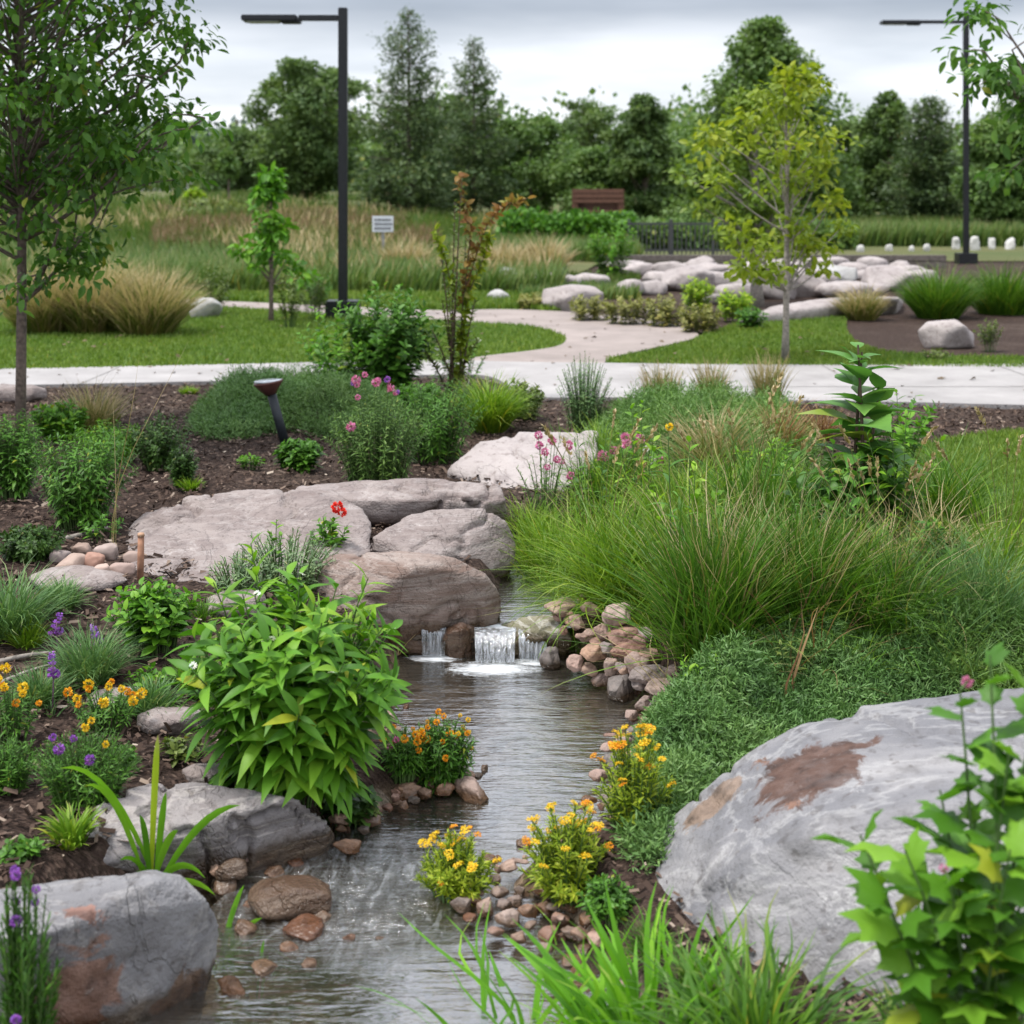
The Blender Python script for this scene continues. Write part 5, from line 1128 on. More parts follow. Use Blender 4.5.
# clipped hedge
def hedge(label, px0, px1, pyb, pyt, Y, dep, mat, seed):
    a = atY(px0, pyb, Y); c = atY(px1, pyb, Y); zt = atY(px0, pyt, Y)[2]; b = np.array([(a[0] + c[0]) / 2, Y, h1((a[0] + c[0]) / 2, Y)]); root = thing('hedge', label, 'hedge', b); g = np.random.default_rng(seed)
    L = c[0] - a[0]; H = zt - b[2]; n = 9000; P = np.column_stack([(g.random(n) - .5) * L, (g.random(n) - .5) * dep, g.random(n) * H]); f = g.integers(0, 3, n)
    P[f == 0, 1] = -dep / 2 + g.normal(0, .12, (f == 0).sum()); P[f == 1, 2] = H + g.normal(0, .08, (f == 1).sum())
    P[:, 2] += .18 * fbm(P, .8, 3, seed); D = g.normal(size=P.shape) + [0, -.4, .4]; part('foliage', [leaves(DIAM, P, D, g.normal(size=P.shape) + [0, -.6, .8], .16 * (.6 + .7 * g.random(n)), seed, 1.2)], mat, root, False)
    [part('stem', [tube(np.array([[x, 0, 0], [x + .1, 0, H * .8]]), .03, 5)], M_TWIG, root) for x in np.linspace(-L / 2 + .2, L / 2 - .2, 12)]
hedge('long dark green hedge below the brown frame', 500, 632, 262, 220, 37, 1.6, L_MID, 440)
hedge('hedge with pale blooms behind the railing', 636, 850, 256, 228, 37.5, 1.2, LF_FAR2, 441)

# ---- centre bed plants
shrub('leafy_shrub', 'dense green shrub in front of the left lamp post base', 'shrub', 388, 402, 118, 118, L_MID, 501, 80, 30, .095, OVAL, base_r=.25, tmin=.12)
shrub('leafy_shrub', 'leggy pale green shrub left of the dense one', 'shrub', 336, 404, 84, 104, L_BRIGHT, 502, 22, 20, .085, OVAL, base_r=.3)
shrub('leafy_shrub', 'feathery dark green shrub below the dense one', 'shrub', 436, 462, 110, 84, L_MID, 503, 110, 28, .05, LANCE, base_r=.4, tmin=.1)
rr = shrub('amber_shrub', 'thin shrub with amber and orange leaves at the tips, right of the lamp post', 'shrub', 455, 404, 80, 200, L_OLIVE, 504, leaf=.07, nlf=48, tmin=.18, stem_r=.008, stem_mat=M_TWIG,
           tips=[(440, 246, 0), (455, 200, .1), (462, 178, -.05), (448, 285, .15), (475, 300, 0), (432, 330, -.1), (478, 340, .1), (466, 240, .05), (458, 270, -.1), (442, 300, .1), (425, 352, 0)])
def arch(root_b, pts, nl, leaf, mat, parent, seed, name='foliage'):
    P = np.array([loc_at(x, y, root_b, d) for x, y, d in pts]); t = np.linspace(0, 1, 16); k = np.linspace(0, 1, len(P)); C = np.column_stack([np.interp(t, k, P[:, i]) for i in range(3)]); g = np.random.default_rng(seed)
    part('twig', [tube(C, np.linspace(.005, .002, 16), 4, cap=False)], M_TWIG, parent); q = g.random(nl); Q = np.column_stack([np.interp(q, t, C[:, i]) for i in range(3)])
    part(name, [leaves(OVAL, Q, g.normal(size=(nl, 3)) + [0, 0, .1], g.normal(size=(nl, 3)) + [0, 0, .9], leaf * (.6 + .6 * g.random(nl)), seed)], mat, parent)
rbb = np.array(rr.location)
arch(rbb, [(462, 300, 0), (478, 250, 0), (488, 222, 0), (505, 205, .05), (528, 198, .1)], 120, .07, L_ORANGE, rr, 1)
arch(rbb, [(465, 290, 0), (470, 240, 0), (466, 205, 0), (458, 172, 0)], 110, .07, L_ORANGE, rr, 2)
arch(rbb, [(455, 300, 0), (446, 262, 0), (434, 228, 0)], 110, .065, L_YG, rr, 3)
arch(rbb, [(470, 290, 0), (482, 262, 0), (490, 235, 0)], 90, .065, L_YG, rr, 4)
arch(rbb, [(460, 380, 0), (462, 330, 0), (470, 280, .1)], 160, .07, L_YG, rr, 5)
clump('yellow_grass', 'yellow green arching grass left of the pale wedge boulder', 490, 432, 84, 68, 900, G_YEL, 505, W=.009, bend=1.5, base=.35)
shrub('white_flower_plant', 'green plant dotted with small white flowers at the foot of the amber shrub', 'flowering plant', 462, 398, 60, 62, L_MID, 506, 20, 14, .045, OVAL, flowers=[('daisy', P_WHITE, 14, .035, .02)], base_r=.3)
shrub('pink_flower_plant', 'green bushy plant with pink and violet flower heads beside the spotlight', 'flowering plant', 378, 486, 112, 100, leafm((.05, .12, .03), (.09, .18, .045), (.14, .24, .07), tr=.3), 507, 150, 28, .042, LANCE, flowers=[('ball', P_PINK, 7, .045, .05), ('ball', P_PURP, 4, .04, .05), ('spike', P_PINK, 2, .07, .05)], base_r=.5, tmin=.1)
mat_plant('creeping_evergreen', 'dark green spreading evergreen mat behind the leaning spotlight', [(198, 425), (208, 412), (240, 402), (290, 396), (350, 394), (385, 400), (390, 425), (350, 440), (320, 438), (290, 430), (262, 438), (225, 442), (202, 438)], L_JUN, 15000, 508, .22, .034, bump_s=3.5)
for px, py, w, h, lb in [(188, 394, 30, 10, 'low lime tuft on the mulch near the left path'), (190, 490, 34, 18, 'small lime tuft on the mulch above the broad boulder'), (248, 386, 24, 12, 'tiny lime tuft by the path behind the spotlight mat')]:
    clump('lime_tuft', lb, px, py, w, h, 160, G_YEL, int(px), W=.008, bend=1.3, base=.5)
clump('tall_grass', 'tall fine grass clump with dry tips behind the left ferny shrub', 92, 432, 72, 56, 500, G_TANG, 510, W=.006, bend=1.0, base=.5, extra=(30, 1.3, G_TAN))
for px, py, w, h, lb, sd, mm, lf in [(80, 528, 120, 106, 'large ferny shrub on the left behind the cobbles', 511, L_MID, .05), (12, 500, 80, 92, 'ferny shrub at the left edge beneath the maple trunk', 512, L_MID, .05), (158, 470, 66, 56, 'low clipped looking dark shrub on the left mulch', 513, L_DARK, .032), (182, 488, 34, 42, 'dark little shrub beside the lime tuft', 514, L_DARK, .03), (110, 464, 90, 44, 'pale green shrub behind the large ferny one', 515, L_BRIGHT, .045), (30, 560, 80, 34, 'flat dark plant below the ferny shrub at the left edge', 516, L_DARK, .035)]:
    shrub('ferny_shrub' if sd != 513 else 'dark_shrub', lb, 'shrub', px, py, w, h, mm, sd, int(40 + w * .5), 26, lf, LANCE if sd in (511, 512, 515) else OVAL, base_r=.35, tmin=.15, wide=1.3 if sd in (511, 512) else 1, droop=.3)
clump('grass_tuft', 'dark green grass tuft at the left edge above the orange flowers', 10, 640, 110, 90, 500, G_BLUE, 517, W=.006, bend=1.5, base=.35)
clump('grass_tuft', 'small bright grass tuft beside the purple spike on the left', 28, 648, 50, 38, 170, G_YEL, 518, W=.006, bend=1.3, base=.4)
clump('grass_tuft', 'fine dark grass tuft left of the low leafy green plant', 90, 682, 116, 66, 600, G_BLUE, 519, W=.004, bend=1.5, base=.35)
clump('grass_tuft', 'fine grass tuft between the cobbles and the low leafy plant', 205, 620, 40, 30, 120, G_GREEN, 520, W=.004, bend=1.4, base=.4)
shrub('leafy_plant', 'low bright leafy plant right of the wooden stake', 'plant', 152, 652, 104, 70, L_BRIGHT, 521, 60, 14, .058, OVAL, base_r=.5, tmin=.2)
# big leafy plant
shrub('big_leafy_plant', 'large bright plant with long pointed leaves left of the stream', 'plant', 288, 798, 232, 212, L_BRIGHT, 522, 70, 24, .128, LANCE, base_r=.35, tmin=.12, alpha=(42, 88), droop=.12, stem_r=.004, wide=1.3, power=.55, taper=.35, flowers=[('daisy', P_WHITE, 7, .018, .0)])
clump('pale_grass_tuft', 'tuft of long pale blades rising behind the big leafy plant', 335, 668, 90, 90, 26, G_YEL, 523, W=.020, bend=1.3, base=.5)
# silvery plant with red flower
shrub('silver_plant', 'silvery green feathery plant on top of the broad boulder', 'plant', 282, 600, 120, 62, L_SILV, 524, 80, 24, .035, NEEDLE, base_r=.6, tmin=.1, wide=1.6, push=.12)
shrub('silver_plant', 'silver leaved cushion left of the red flower', 'plant', 240, 606, 66, 56, L_SILV, 525, 50, 22, .035, NEEDLE, base_r=.5, tmin=.1, wide=1.6)
r_ = shrub('red_flower_plant', 'small leafy plant with one red flower at the boulders', 'flowering plant', 330, 560, 46, 44, L_BRIGHT, 526, 14, 10, .05, OVAL, base_r=.4)
rb_ = np.array(r_.location)
for (px, py, dy, sz) in [(337, 507, -.02, .058), (342, 512, -.02, .045)]: flower(r_, 'ball', P_RED, loc_at(px, py, rb_, dy), sz)
shrub('leafy_sprig', 'single upright leafy sprig above the silvery plant', 'plant', 275, 590, 20, 92, L_BRIGHT, 527, 3, 9, .05, OVAL, base_r=.4)
clump('grass_tuft', 'fine green tuft in front of the lowest brown boulder', 282, 656, 60, 44, 140, G_GREEN, 528, W=.004, bend=1.4, base=.4)
# left flowers
shrub('orange_flower_plant', 'row of orange and yellow blooms on the left in front of the fine grass', 'flowering plant', 106, 730, 84, 46, L_MID, 530, 36, 18, .03, LANCE, flowers=[('ball', P_YEL, 7, .031, .025), ('ball', P_ORG, 6, .028, .02)], base_r=.5)
shrub('orange_flower_plant', 'plant with yellow blooms at the left edge', 'flowering plant', 12, 745, 60, 66, L_MID, 531, 30, 18, .03, LANCE, flowers=[('ball', P_YEL, 5, .028, .02), ('ball', P_ORG, 4, .025, .02)], base_r=.5)
shrub('feathery_plant', 'feathery rounded green cushion with a few magenta flowers left of the layered rock', 'flowering plant', 85, 806, 116, 76, L_MID, 532, 150, 26, .024, NEEDLE, base_r=.5, tmin=.1, wide=1.6, flowers=[('ball', P_PURP, 4, .026, .02), ('ball', P_YEL, 3, .022, .02)])
shrub('feathery_plant', 'feathery green cushion at the left edge under the yellow blooms', 'plant', 8, 790, 70, 52, L_MID, 533, 80, 24, .024, NEEDLE, base_r=.5, tmin=.1, wide=1.6)
def spike_plant(label, px, py, h, seed, mat=P_PURP):
    b = G(px, py); s = ppm(b); H = h / s; root = thing('purple_spike_flower', label, 'flower', b); g = np.random.default_rng(seed); part('stem', [tube(np.array([[0, 0, 0], [.004, 0, H * .5], [g.normal(0, .01), 0, H]]), .0022, 5)], plain('purple_stem', (.16, .08, .14), .6), root)
    flower(root, 'spike', mat, (0, 0, H * .92), .085, .1); flower(root, 'ball', mat, (.012, 0, H * .78), .03); part('foliage', [blades(14, .02, H * .4, .006, .7, 1.2, 4, seed)], G_BLUE, root)
spike_plant('purple flower spike on a mauve stem between the orange blooms', 52, 716, 54, 1)
spike_plant('purple flower spike above the small bright grass tuft', 56, 662, 40, 2)
spike_plant('small purple flower spike left of the low leafy plant', 96, 662, 28, 3)
clump('lime_tuft', 'lime green grass tuft on the dark mulch left of the layered rock', 72, 846, 64, 46, 130, G_YEL, 534, W=.009, bend=1.4, base=.35)
shrub('magenta_topped_plant', 'narrow ferny plant with magenta buds at the bottom left corner', 'flowering plant', 25, 1130, 70, 250, leafm((.025, .085, .015), (.045, .13, .02), (.08, .19, .03), tr=.25), 535, 60, 40, .038, NEEDLE, base_r=.45, tmin=.05, wide=1.3, alpha=(20, 45), power=.6, flowers=[('ball', P_PURP, 9, .020, .015)], zb=-.05)
# broad blade plants on the left
def blade_plant(name, label, px, py, tips, mat, W, seed, cat='plant', fill=0, fh=.1):
    b = G(px, py); root = thing(name, label, cat, b); ps = []; g = np.random.default_rng(seed)
    for (x, y, dy, droop) in tips:
        E = loc_at(x, y, b, dy); A = g.normal(0, .008, 3) * [1, 1, 0]; M = A * .5 + E * .5; M[2] = max(E[2], 0) * .75 + droop; C = bez(A, M, E, 9); t = np.linspace(0, 1, 9); T = nrm(np.gradient(C, axis=0)); sd = nrm(np.cross(T, np.array([.3, 1., .2]))); w = W * (.45 + 1.2 * t) * (1 - t ** 2.6) ** .9 + .0008; up = nrm(np.cross(sd, T))
        V = np.stack([C - sd * w[:, None] / 2 + up * w[:, None] * .12, C, C + sd * w[:, None] / 2 + up * w[:, None] * .12], 1).reshape(-1, 3); i = np.arange(8)[:, None] * 3; j = np.arange(2)[None]
        ps.append((V, np.stack([i + j, i + j + 1, i + j + 4, i + j + 3], -1).reshape(-1, 4), None, np.full(len(V), g.random()), np.repeat(t, 3)))
    if fill: ps.append(blades(fill, .02, fh, W * .7, .6, 1.0, 6, seed))
    part('blades', ps, mat, root); return root
blade_plant('broad_bladed_plant', 'plant with a few long arching blades in front of the layered rock', 150, 893, [(158, 735, -.06, .02), (85, 785, -.05, .08), (60, 768, -.05, .10), (240, 805, -.07, .04), (205, 878, -.1, .07), (215, 895, -.1, .05), (120, 860, -.05, .04), (166, 792, -.05, .0), (178, 830, -.06, .02), (140, 815, -.05, .02)], G_IRIS, .020, 540, fill=8, fh=.12)
blade_plant('broad_bladed_plant', 'small arching blades between the two grey left rocks', 225, 972, [(244, 885, 0, .0), (236, 905, 0, .02), (262, 918, 0, .02), (290, 960, -.05, .06), (212, 925, 0, .02), (250, 935, 0, .0), (232, 925, .0, .0), (275, 940, 0, .05)], G_IRIS, .014, 541, fill=6, fh=.07)
blade_plant('water_blades', 'two short upright blades growing from the water edge at the bottom left', 262, 1000, [(264, 940, 0, 0), (268, 955, 0, 0)], G_IRIS, .008, 542)
blade_plant('leaf_sprout', 'single pointed blade rising at the right end of the layered rock', 262, 868, [(275, 790, 0, 0), (268, 820, 0, 0)], G_IRIS, .014, 543)
# stream flowers
LY = leafm((.16, .25, .02), (.25, .35, .03), (.36, .43, .06), tr=.4)
shrub('yellow_flower_plant', 'low bright yellow flowering plant standing alone in the stream', 'flowering plant', 457, 897, 82, 62, LY, 550, 75, 26, .028, LANCE, wide=1.2, alpha=(22, 50), power=.9, zb=.0, flowers=[('cluster', P_YEL, 14, .024, .012), ('cluster', P_ORG, 4, .02, .012)], base_r=.55, tmin=.15)
shrub('yellow_flower_plant', 'tallest yellow flowering plant on the stone islet', 'flowering plant', 568, 898, 104, 92, LY, 551, 75, 28, .030, LANCE, wide=1.2, alpha=(22, 50), power=.9, zb=.03, flowers=[('cluster', P_YEL, 26, .023, .012), ('cluster', P_ORG, 9, .02, .015)], base_r=.4, tmin=.15)
shrub('yellow_flower_plant', 'yellow flowering plant against the creeping evergreen', 'flowering plant', 635, 832, 84, 106, LY, 552, 60, 28, .030, LANCE, wide=1.2, alpha=(22, 50), power=.9, flowers=[('cluster', P_YEL, 20, .026, .012), ('cluster', P_ORG, 9, .024, .012)], base_r=.5, tmin=.15)
shrub('orange_flower_plant', 'orange dotted plant on the left bank beside the small stones', 'flowering plant', 440, 792, 74, 74, L_MID, 553, 110, 26, .036, LANCE, flowers=[('ball', P_ORG, 16, .019, .012), ('ball', P_YEL, 8, .017, .012)], base_r=.5, tmin=.12)
shrub('orange_flower_plant', 'low orange flowered tuft between the big leafy plant and the dotted one', 'flowering plant', 402, 780, 50, 52, L_MID, 554, 60, 20, .034, LANCE, flowers=[('ball', P_ORG, 9, .024, .01), ('ball', P_PINK, 2, .022, .01)], base_r=.5)
shrub('low_plant', 'low dark leaves under the big leafy plant by the small stones', 'plant', 345, 828, 70, 46, L_DARK, 555, 26, 12, .045, BROAD, base_r=.6)
shrub('low_plant', 'grey green sprigs at the foot of the big leafy plant', 'plant', 362, 836, 44, 40, L_OLIVE, 556, 20, 14, .025, OVAL, base_r=.6)
shrub('low_plant', 'small green plant on the islet beneath the tallest yellow flowers', 'plant', 610, 918, 70, 40, L_MID, 557, 46, 16, .024, OVAL, base_r=.7)
mat_plant('green_cushion', 'small bright green cushion plant on the stones by the waterfall', [(548, 655), (552, 630), (575, 618), (598, 628), (600, 650), (580, 664), (558, 664)], L_BRIGHT, 1300, 558, .055, .018, bump_s=9)
mat_plant('creeping_evergreen', 'wide blue green creeping evergreen between the stream stones and the huge boulder', [(640, 800), (650, 745), (685, 700), (705, 672), (760, 650), (830, 640), (900, 655), (960, 690), (900, 720), (830, 745), (760, 775), (710, 815), (670, 860), (640, 870), (628, 835)], L_JUN, 19000, 559, .26, .021, bump_s=4.5, wide=1.7)
mat_plant('low_green_cover', 'low feathery green cover behind the huge boulder under the dry stalks', [(760, 650), (800, 622), (880, 600), (960, 612), (1060, 630), (1100, 690), (1000, 700), (930, 690), (860, 660)], L_JUN2, 11000, 560, .24, .023, bump_s=4.5, wide=1.5)
# ---- right bank grasses
clump('stream_grass', 'fine lime grass hanging over the stream right of the stacked boulders', 560, 590, 130, 100, 800, G_YEL, 601, W=.006, bend=1.5, base=.5, seg=7, jit=1.15)
clump('stream_grass', 'lime arching grass behind the rounded stream stones', 622, 602, 150, 120, 1000, G_YEL, 602, W=.007, bend=1.4, base=.5, seg=7, jit=1.15)
clump('rush_clump', 'tall upright dark green rushes in the middle of the right bank', 712, 662, 110, 180, 950, G_GREEN, 603, W=.0075, lean=.35, bend=.75, base=.6, seg=7, extra=(90, 1.15, G_TAN), jit=1.15)
clump('rush_clump', 'tall dense rushes left of the broad leaved stalk', 800, 636, 150, 150, 950, G_GREEN, 604, W=.0075, lean=.45, bend=.9, base=.6, seg=7, extra=(110, 1.15, G_TAN), jit=1.15)
clump('rush_clump', 'arching rushes behind the huge boulder', 885, 640, 190, 120, 900, G_GREEN, 605, W=.006, lean=.6, bend=1.25, base=.5, seg=7, extra=(50, 1.2, G_TAN), jit=1.15)
clump('rush_clump', 'lower fresh grass behind the rushes in the middle', 700, 540, 190, 90, 1500, G_YEL, 606, W=.006, lean=.6, bend=1.2, base=.6, seg=6, jit=1.15)
clump('rush_clump', 'fine grass at the back of the rushes below the broad leaved stalk', 800, 540, 200, 90, 1500, G_GREEN, 607, W=.006, lean=.6, bend=1.2, base=.6, seg=6, jit=1.15)
clump('rush_clump', 'bluish soft grass at the right behind the huge boulder', 975, 640, 180, 120, 1500, G_BLUE, 608, W=.0035, lean=.7, bend=1.4, base=.5, seg=7, jit=1.15)
clump('pale_grass', 'stiff pale bladed grass at the right edge', 1005, 600, 130, 150, 130, G_YEL, 609, W=.008, lean=.8, bend=.6, base=.3, seg=6, heads=6)
clump('rush_clump', 'bright grass hanging above the cushion plant by the waterfall', 640, 648, 90, 66, 500, G_YEL, 610, W=.004, bend=1.6, base=.5, jit=1.15)
clump('rush_clump', 'low green grass behind the stream grasses near the pink flowers', 620, 500, 140, 66, 900, G_GREEN, 611, W=.006, bend=1.1, base=.6, jit=1.15)
clump('dry_stalks', 'a few long arching dry straw stalks over the creeping evergreen', 800, 690, 260, 140, 34, G_RED, 612, W=.005, lean=1.0, bend=1.2, base=.35, seg=9, hmin=.6)
clump('dry_stalks', 'long pale straws leaning out over the right bank stones', 690, 690, 240, 130, 30, G_TAN, 613, W=.004, lean=1.1, bend=1.1, base=.3, seg=9, hmin=.6)
clump('dry_stalks', 'thin tan straws fanning above the rushes at right', 900, 600, 260, 150, 60, G_TAN, 614, W=.004, lean=.9, bend=1.3, base=.35, seg=9, hmin=.6)
clump('dry_stalks', 'single reddish upright stalks rising from the creeping evergreen', 792, 730, 14, 130, 4, G_RED, 615, W=.008, lean=.2, bend=.2, base=.5, seg=5, hmin=.8)
clump('reddish_grass', 'reddish brown grass tuft in front of the right path', 778, 462, 70, 70, 420, G_RED, 616, W=.005, bend=1.1, base=.35)
clump('reddish_grass', 'small rusty tuft nearest the right path', 820, 442, 32, 46, 200, G_RED, 617, W=.005, bend=.9, base=.4)
clump('reddish_grass', 'tan and green tufted grass right of the pink flowers', 715, 480, 110, 84, 600, G_TANG, 618, W=.006, bend=1.1, base=.4)
clump('path_grass', 'upright greenish tuft on the near path edge, left one', 660, 410, 46, 52, 300, G_TANG, 619, W=.007, lean=.2, bend=.35, base=.6)
clump('path_grass', 'upright greenish tuft on the near path edge, middle one', 712, 410, 32, 54, 260, G_TANG, 620, W=.007, lean=.2, bend=.35, base=.6)
clump('path_grass', 'upright greenish tuft on the near path edge below the bright tree', 768, 408, 34, 58, 300, G_TANG, 621, W=.007, lean=.2, bend=.35, base=.6)
shrub('silver_shrub', 'pale blue green leafy shrub at the left end of the white path', 'shrub', 584, 432, 64, 76, leafm((.07, .15, .07), (.12, .22, .11), (.19, .3, .16), tr=.25), 622, 90, 28, .04, LANCE, base_r=.5, tmin=.1)
mat_plant('low_cover', 'low green leafy cover behind the rushes by the path', [(600, 470), (600, 430), (660, 418), (740, 418), (800, 430), (810, 470), (740, 490), (650, 490)], L_JUN2, 12000, 623, .2, .034, bump_s=5)
shrub('pink_flower_plant', 'thin stalks with pink flowers in front of the pale wedge boulder', 'flowering plant', 545, 520, 76, 78, leafm((.06, .13, .035), (.10, .2, .05), tr=.3), 624, 20, 12, .04, NEEDLE, wide=2, flowers=[('ball', P_PINK, 9, .045, .03)], base_r=.4)
shrub('pink_flower_plant', 'thin stalks with magenta flowers right of the pale wedge boulder', 'flowering plant', 632, 516, 66, 84, leafm((.06, .13, .035), (.10, .2, .05), tr=.3), 625, 26, 12, .04, NEEDLE, wide=2, flowers=[('ball', P_PINK, 7, .055, .03), ('ball', P_WHITE, 2, .04, .03)], base_r=.4)
# broadleaf stalk
rs_ = shrub('broad_leaved_stalk', 'tall single stalk with broad green leaves rising above the rushes', 'plant', 858, 560, 120, 230, leafm((.06, .17, .04), (.10, .24, .06), (.17, .33, .09), tr=.35), 626, leaf=.25, nlf=19, tpl=BROAD, tmin=.12, alpha=(35, 90), stem_r=.011, droop=.5, taper=.6, stem_mat=M_TWIG, wide=1.05,
      tips=[(858, 345, 0), (862, 352, .05), (880, 385, .1)])
shrub('leafy_shrub', 'soft leafy growth around the foot of the broad leaved stalk', 'shrub', 868, 560, 110, 120, L_MID, 627, 34, 14, .11, BROAD, base_r=.4, tmin=.3, wide=.8)
shrub('leafy_shrub', 'light green sprays beside the broad leaved stalk near the path', 'shrub', 900, 470, 90, 84, L_BRIGHT, 628, 18, 12, .075, OVAL, base_r=.3)
shrub('tall_weed', 'single tall weed with a yellow bud in front of the rushes', 'plant', 672, 640, 24, 200, L_MID, 629, leaf=.10, nlf=16, tpl=LANCE, tmin=.2, stem_r=.004, tips=[(668, 430, 0), (680, 505, -.05)], flowers=[('ball', P_YEL, 1, .03, .01)], wide=.8)
# ---- foreground
clump('iris_leaves', 'broad bright grass blades at the bottom centre of the picture', 655, 1080, 240, 172, 120, G_IRIS, 701, W=.021, lean=.6, bend=.75, base=.55, seg=8, cat='plant', hmin=.55)
clump('iris_leaves', 'sparser blades leaning left over the water at the bottom', 525, 1100, 300, 190, 44, G_IRIS, 702, W=.015, lean=.9, bend=.8, base=.4, seg=8, cat='plant', hmin=.5)
clump('iris_leaves', 'dark grassy leaves at the foot of the huge boulder', 760, 1070, 210, 150, 260, G_GREEN, 703, W=.010, lean=.9, bend=1.2, base=.6, seg=8, cat='plant')
clump('iris_leaves', 'upright dark blades beneath the lobed leaves in the bottom right corner', 955, 1100, 110, 190, 46, G_GREEN, 704, W=.016, lean=.4, bend=.4, base=.6, seg=7, cat='plant')
Yf = 2.25
fr_ = shrub('lobed_leaf_plant', 'blurred tall plant with lobed bright leaves at the right edge', 'plant', 985, 1180, 200, 560, L_BRIGHT, 705, leaf=.13, nlf=11, tpl=LOBED, tmin=.40, alpha=(35, 85), droop=.35, stem_r=.005, taper=.25, Y=None,
      tips=[(990, 655, 0), (960, 690, .06), (1035, 690, .05), (1010, 745, -.05), (940, 790, .08), (905, 850, 0), (860, 835, .1), (885, 900, -.05), (950, 880, -.06), (1010, 850, -.1), (1050, 800, 0), (1000, 930, -.05), (930, 940, 0), (1045, 900, .05), (975, 820, .05)],
      flowers=[('ball', P_PINK, 2, .022, .01), ('ball', P_PURP, 1, .022, .01), ('ball', P_YEL, 1, .025, .01)])
spike_plant('dark purple iris like bloom under the lobed leaves', 945, 1060, 110, 6)
# ---- spotlight and stake
pb = G(287, 447); root = thing('garden_spotlight', 'leaning dark garden spotlight with a reddish head on the mulch', 'garden light', pb)
top_ = loc_at(271, 392, pb)
part('stake', [tube(np.array([[0, 0, -.02], top_]), .027, 12)], plain('dark_plastic', (.012, .016, .020), .5), root)
hp = [tube(np.array([top_ + [0, 0, -.015], top_ + [-.008, 0, .015], top_ + [-.014, 0, .05], top_ + [-.016, 0, .062]]), [.032, .055, .085, .088], 16)]
hd = part('lamp_head', hp, plain('red_brown_metal', (.10, .04, .035), .35, .2), root); part('glass', [tube(np.array([top_ + [-.016, 0, .0625], top_ + [-.0165, 0, .070]]), [.086, .080], 16)], plain('pale_glass', (.45, .47, .5), .15), hd)
kb = G(140, 582); root = thing('wooden_stake', 'short reddish wooden stake beside the cobbles', 'stake', kb); s = ppm(kb); part('shaft', [tube(np.array([[0, 0, -.03], [.003, 0, 24 / s], [.004, 0, 46 / s]]), [.013, .013, .012], 8)], plain('stake_wood', (.30, .15, .09), .8, var=.4), root); part('cap', [tube(np.array([[.004, 0, 46 / s], [.004, 0, 49 / s]]), [.015, .012], 8)], plain('stake_top', (.4, .24, .15), .8), root)
clump('dry_stalks', 'very thin tall dry stalk rising beside the cobbles on the left', 112, 560, 16, 220, 3, G_TAN, 710, W=.005, lean=.1, bend=.15, base=.5, seg=6, hmin=.85)
clump('dry_stalks', 'bent straw with dry leaves in front of the lowest brown boulder', 395, 655, 50, 34, 6, G_TAN, 711, W=.008, lean=1.1, bend=.6, base=.4)
# fallen twigs
def twig(label, a, c, r, seed):
    A, B = G(*a) + [0, 0, .012], G(*c) + [0, 0, .012]; g = np.random.default_rng(seed); M = (A + B) / 2 + g.normal(0, .02, 3); M[2] = max(A[2], B[2]) + .01; P = bez(A, M, B, 8) - A; o = part('fallen_branch', [tube(P, np.linspace(r, r * .5, 8), 6)], M_BARKL, None, loc=A); tag(o, label, 'branch')
twig('pale fallen branch on the mulch at the far left above the orange flowers', (-10, 668), (60, 656), .010, 1); twig('second fallen branch below the first at the far left', (-10, 692), (52, 668), .008, 2); twig('curved pale stick lying left of the broad low boulder', (50, 545), (108, 530), .014, 3)

# filling plants on the left bed and the meadow
for k, (px, py, w, h, m, lb, cat) in enumerate([
    (150, 715, 80, 40, G_BLUE, 'fine leaved tuft between the orange blooms and the big leafy plant', 'g'), (196, 690, 60, 40, G_GREEN, 'green tuft below the low bright leafy plant', 'g'),
    (40, 705, 70, 44, G_BLUE, 'soft grass tuft behind the yellow blooms at the left edge', 'g'), (60, 610, 60, 36, G_BLUE, 'dark tuft left of the flat pale stone', 'g'),
    (560, 470, 60, 50, G_GREEN, 'grass tuft touching the right end of the pale wedge boulder', 'g'), (600, 470, 80, 60, G_YEL, 'bright tuft between the wedge boulder and the magenta flowers', 'g'),
    (530, 548, 60, 60, G_YEL, 'lime grass tuft beside the rounded grey boulder', 'g'), (945, 520, 110, 90, G_GREEN, 'grass tuft between the broad leaved stalk and the lawn patch', 'g'),
    (420, 420, 60, 40, L_MID, 'low green filler between the dense shrub and the amber shrub', 's'), (520, 420, 50, 40, L_OLIVE, 'olive filler plant behind the pale wedge boulder', 's'),
    (210, 218, 120, 20, L_OLIVE, 'broad low shrub on the crest of the left meadow', 's'), (195, 212, 24, 24, L_LIME, 'small lime bush on the crest of the left meadow', 's'),
    (60, 440, 60, 40, L_BRIGHT, 'pale green leafy plant behind the left ferny shrub', 's'), (300, 470, 46, 30, L_MID, 'low green sprig below the leaning spotlight', 's')]):
    if cat == 'g': clump('grass_tuft', lb, px, py, w, h, 420, m, 800 + k, W=.006, bend=1.3, base=.45, jit=.5)
    else: shrub('filler_shrub', lb, 'shrub', px, py, w, h, m, 800 + k, 60, 18, .06 if py > 300 else .22, OVAL, base_r=.6, tmin=.1)

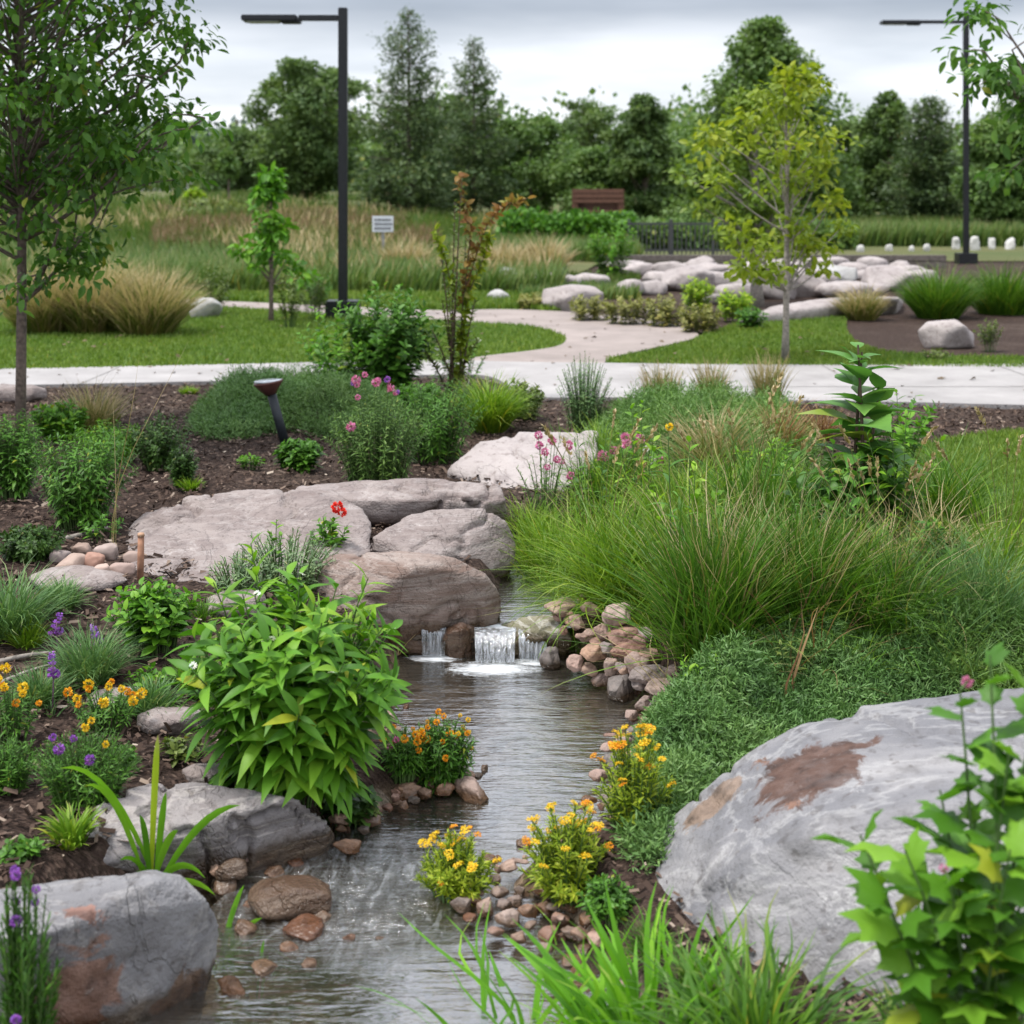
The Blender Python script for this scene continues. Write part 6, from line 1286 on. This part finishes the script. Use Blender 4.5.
# more variety in the right bank
L_FRESH = leafm((.08, .20, .015), (.13, .29, .022), (.22, .37, .04), tr=.4)
for k, (px, py, w, h, n, m, W, ln, bd, lb) in enumerate([
    (600, 560, 120, 110, 420, G_YEL, .006, .9, 1.7, 'wildly arching lime grass just above the river stones'), (760, 560, 130, 150, 300, G_GREEN, .009, .5, .9, 'coarse upright blades between the two dark rush clumps'),
    (680, 585, 120, 150, 260, G_YEL, .009, .7, 1.3, 'coarse bright blades in front of the dark rushes'), (840, 610, 150, 130, 260, G_YEL, .008, .9, 1.5, 'loose bright blades falling over the creeping evergreen'),
    (560, 610, 70, 60, 260, G_YEL, .005, .9, 1.7, 'short lime tuft where the upper pool meets the river stones'), (930, 590, 150, 120, 300, G_TANG, .006, .9, 1.4, 'tawny loose grass at the right beyond the rushes')]):
    clump('mixed_grass', lb, px, py, w, h, n, m, 840 + k, W=W, lean=ln, bend=bd, base=.45, seg=7, jit=1.2)
for k, (px, py, w, h, m, lf, lb) in enumerate([
    (650, 520, 70, 70, L_FRESH, .06, 'fresh leafy weed among the right bank grasses below the magenta flowers'), (770, 500, 90, 60, L_FRESH, .07, 'light green leafy weed behind the dark rushes'),
    (590, 520, 60, 60, L_FRESH, .05, 'small leafy weed beside the thin pink flowered stalks'), (940, 600, 80, 80, L_MID, .07, 'leafy weed at the right among the tawny grass'),
    (735, 640, 70, 60, L_FRESH, .05, 'small leafy weed at the foot of the dark rushes')]):
    shrub('leafy_weed', lb, 'plant', px, py, w, h, m, 860 + k, 26, 16, lf, LANCE, base_r=.5, tmin=.1, wide=1.4)
# seedlings and litter softening the mulch on the left
for k, (px, py, w, h, m, lb) in enumerate([
    (120, 770, 34, 22, L_MID, 'tiny seedling plant beside the low flat stone'), (180, 760, 44, 24, L_OLIVE, 'small grey seedling between stepping stone and layered rock'),
    (150, 690, 50, 24, L_BRIGHT, 'little seedling below the low bright leafy plant'), (100, 540, 50, 26, L_MID, 'low seedling behind the heap of cobbles'),
    (250, 470, 30, 16, L_BRIGHT, 'tiny seedling on the mulch above the broad boulder'), (20, 860, 40, 20, L_MID, 'tiny seedling on the mulch above the rust stained rock'), (215, 700, 50, 36, L_MID, 'low green plant at the left side of the big leafy plant')]):
    shrub('seedling', lb, 'plant', px, py, w, h, m, 880 + k, 14, 10, .035, OVAL, base_r=.6)

shrub('upright_shoots', 'pale upright shoots standing above and behind the big leafy plant', 'plant', 292, 772, 190, 222, L_FRESH, 901, 9, 22, .11, LANCE, base_r=.6, tmin=.35, alpha=(35, 80), droop=.15, stem_r=.004, wide=1.2, power=.25)
for k, (px, py, w, h, n, m, lb) in enumerate([
    (730, 720, 60, 50, 60, G_GREEN, 'few blades poking through the creeping evergreen near the stream side'), (850, 690, 90, 70, 110, G_YEL, 'thin bright blades standing in the low green cover behind the huge boulder'),
    (950, 680, 110, 90, 260, G_BLUE, 'soft grass rising right behind the top of the huge boulder'), (700, 760, 40, 40, 50, G_TANG, 'small dry tuft in the creeping evergreen above the yellow flowers'),
    (650, 955, 70, 40, 120, G_GREEN, 'low dark grass between the islet stones and the huge boulder'), (700, 990, 90, 50, 160, G_GREEN, 'dark grass hugging the lower left edge of the huge boulder')]):
    clump('stray_grass', lb, px, py, w, h, n, m, 910 + k, W=.005, lean=.8, bend=1.2, base=.5, seg=6, jit=.9)

for k, (px, py, w, h, nst, lf, m, lb) in enumerate([
    (690, 610, 80, 130, 7, .075, L_FRESH, 'leafy stems with pointed leaves rising through the dark rushes'), (590, 560, 60, 110, 6, .06, L_MID, 'slim leafy stems beside the lime grass over the stream'),
    (820, 590, 90, 120, 7, .08, L_MID, 'leafy stems in the rushes below the broad leaved stalk'), (900, 560, 90, 110, 8, .08, L_FRESH, 'broad fresh leaves right of the broad leaved stalk'),
    (640, 540, 70, 110, 7, .065, L_FRESH, 'leafy stems between the magenta flowers and the rushes'), (790, 700, 60, 46, 9, .04, L_OLIVE, 'greyish weed poking out of the creeping evergreen'), (700, 720, 50, 40, 9, .035, L_FRESH, 'pale weed at the stream side of the creeping evergreen')]):
    shrub('tall_weed', lb, 'plant', px, py + 10, w, h + 45, m, 940 + k, nst, 13, lf, LANCE if k % 2 else OVAL, base_r=.4, tmin=.25, power=.3, wide=1.3 if k % 2 else .9)
for k, (px, py, w, h, lb) in enumerate([(740, 600, 160, 170, 'straw coloured seed stalks above the dark rushes'), (600, 580, 120, 120, 'fine seed stalks above the lime stream grass'), (880, 620, 150, 150, 'seed stalks leaning right behind the huge boulder')]):
    clump('seed_stalks', lb, px, py, w, h, 26, G_TANG, 960 + k, W=.004, lean=.6, bend=.6, base=.5, seg=7, heads=12, hmin=.8, jit=.8)
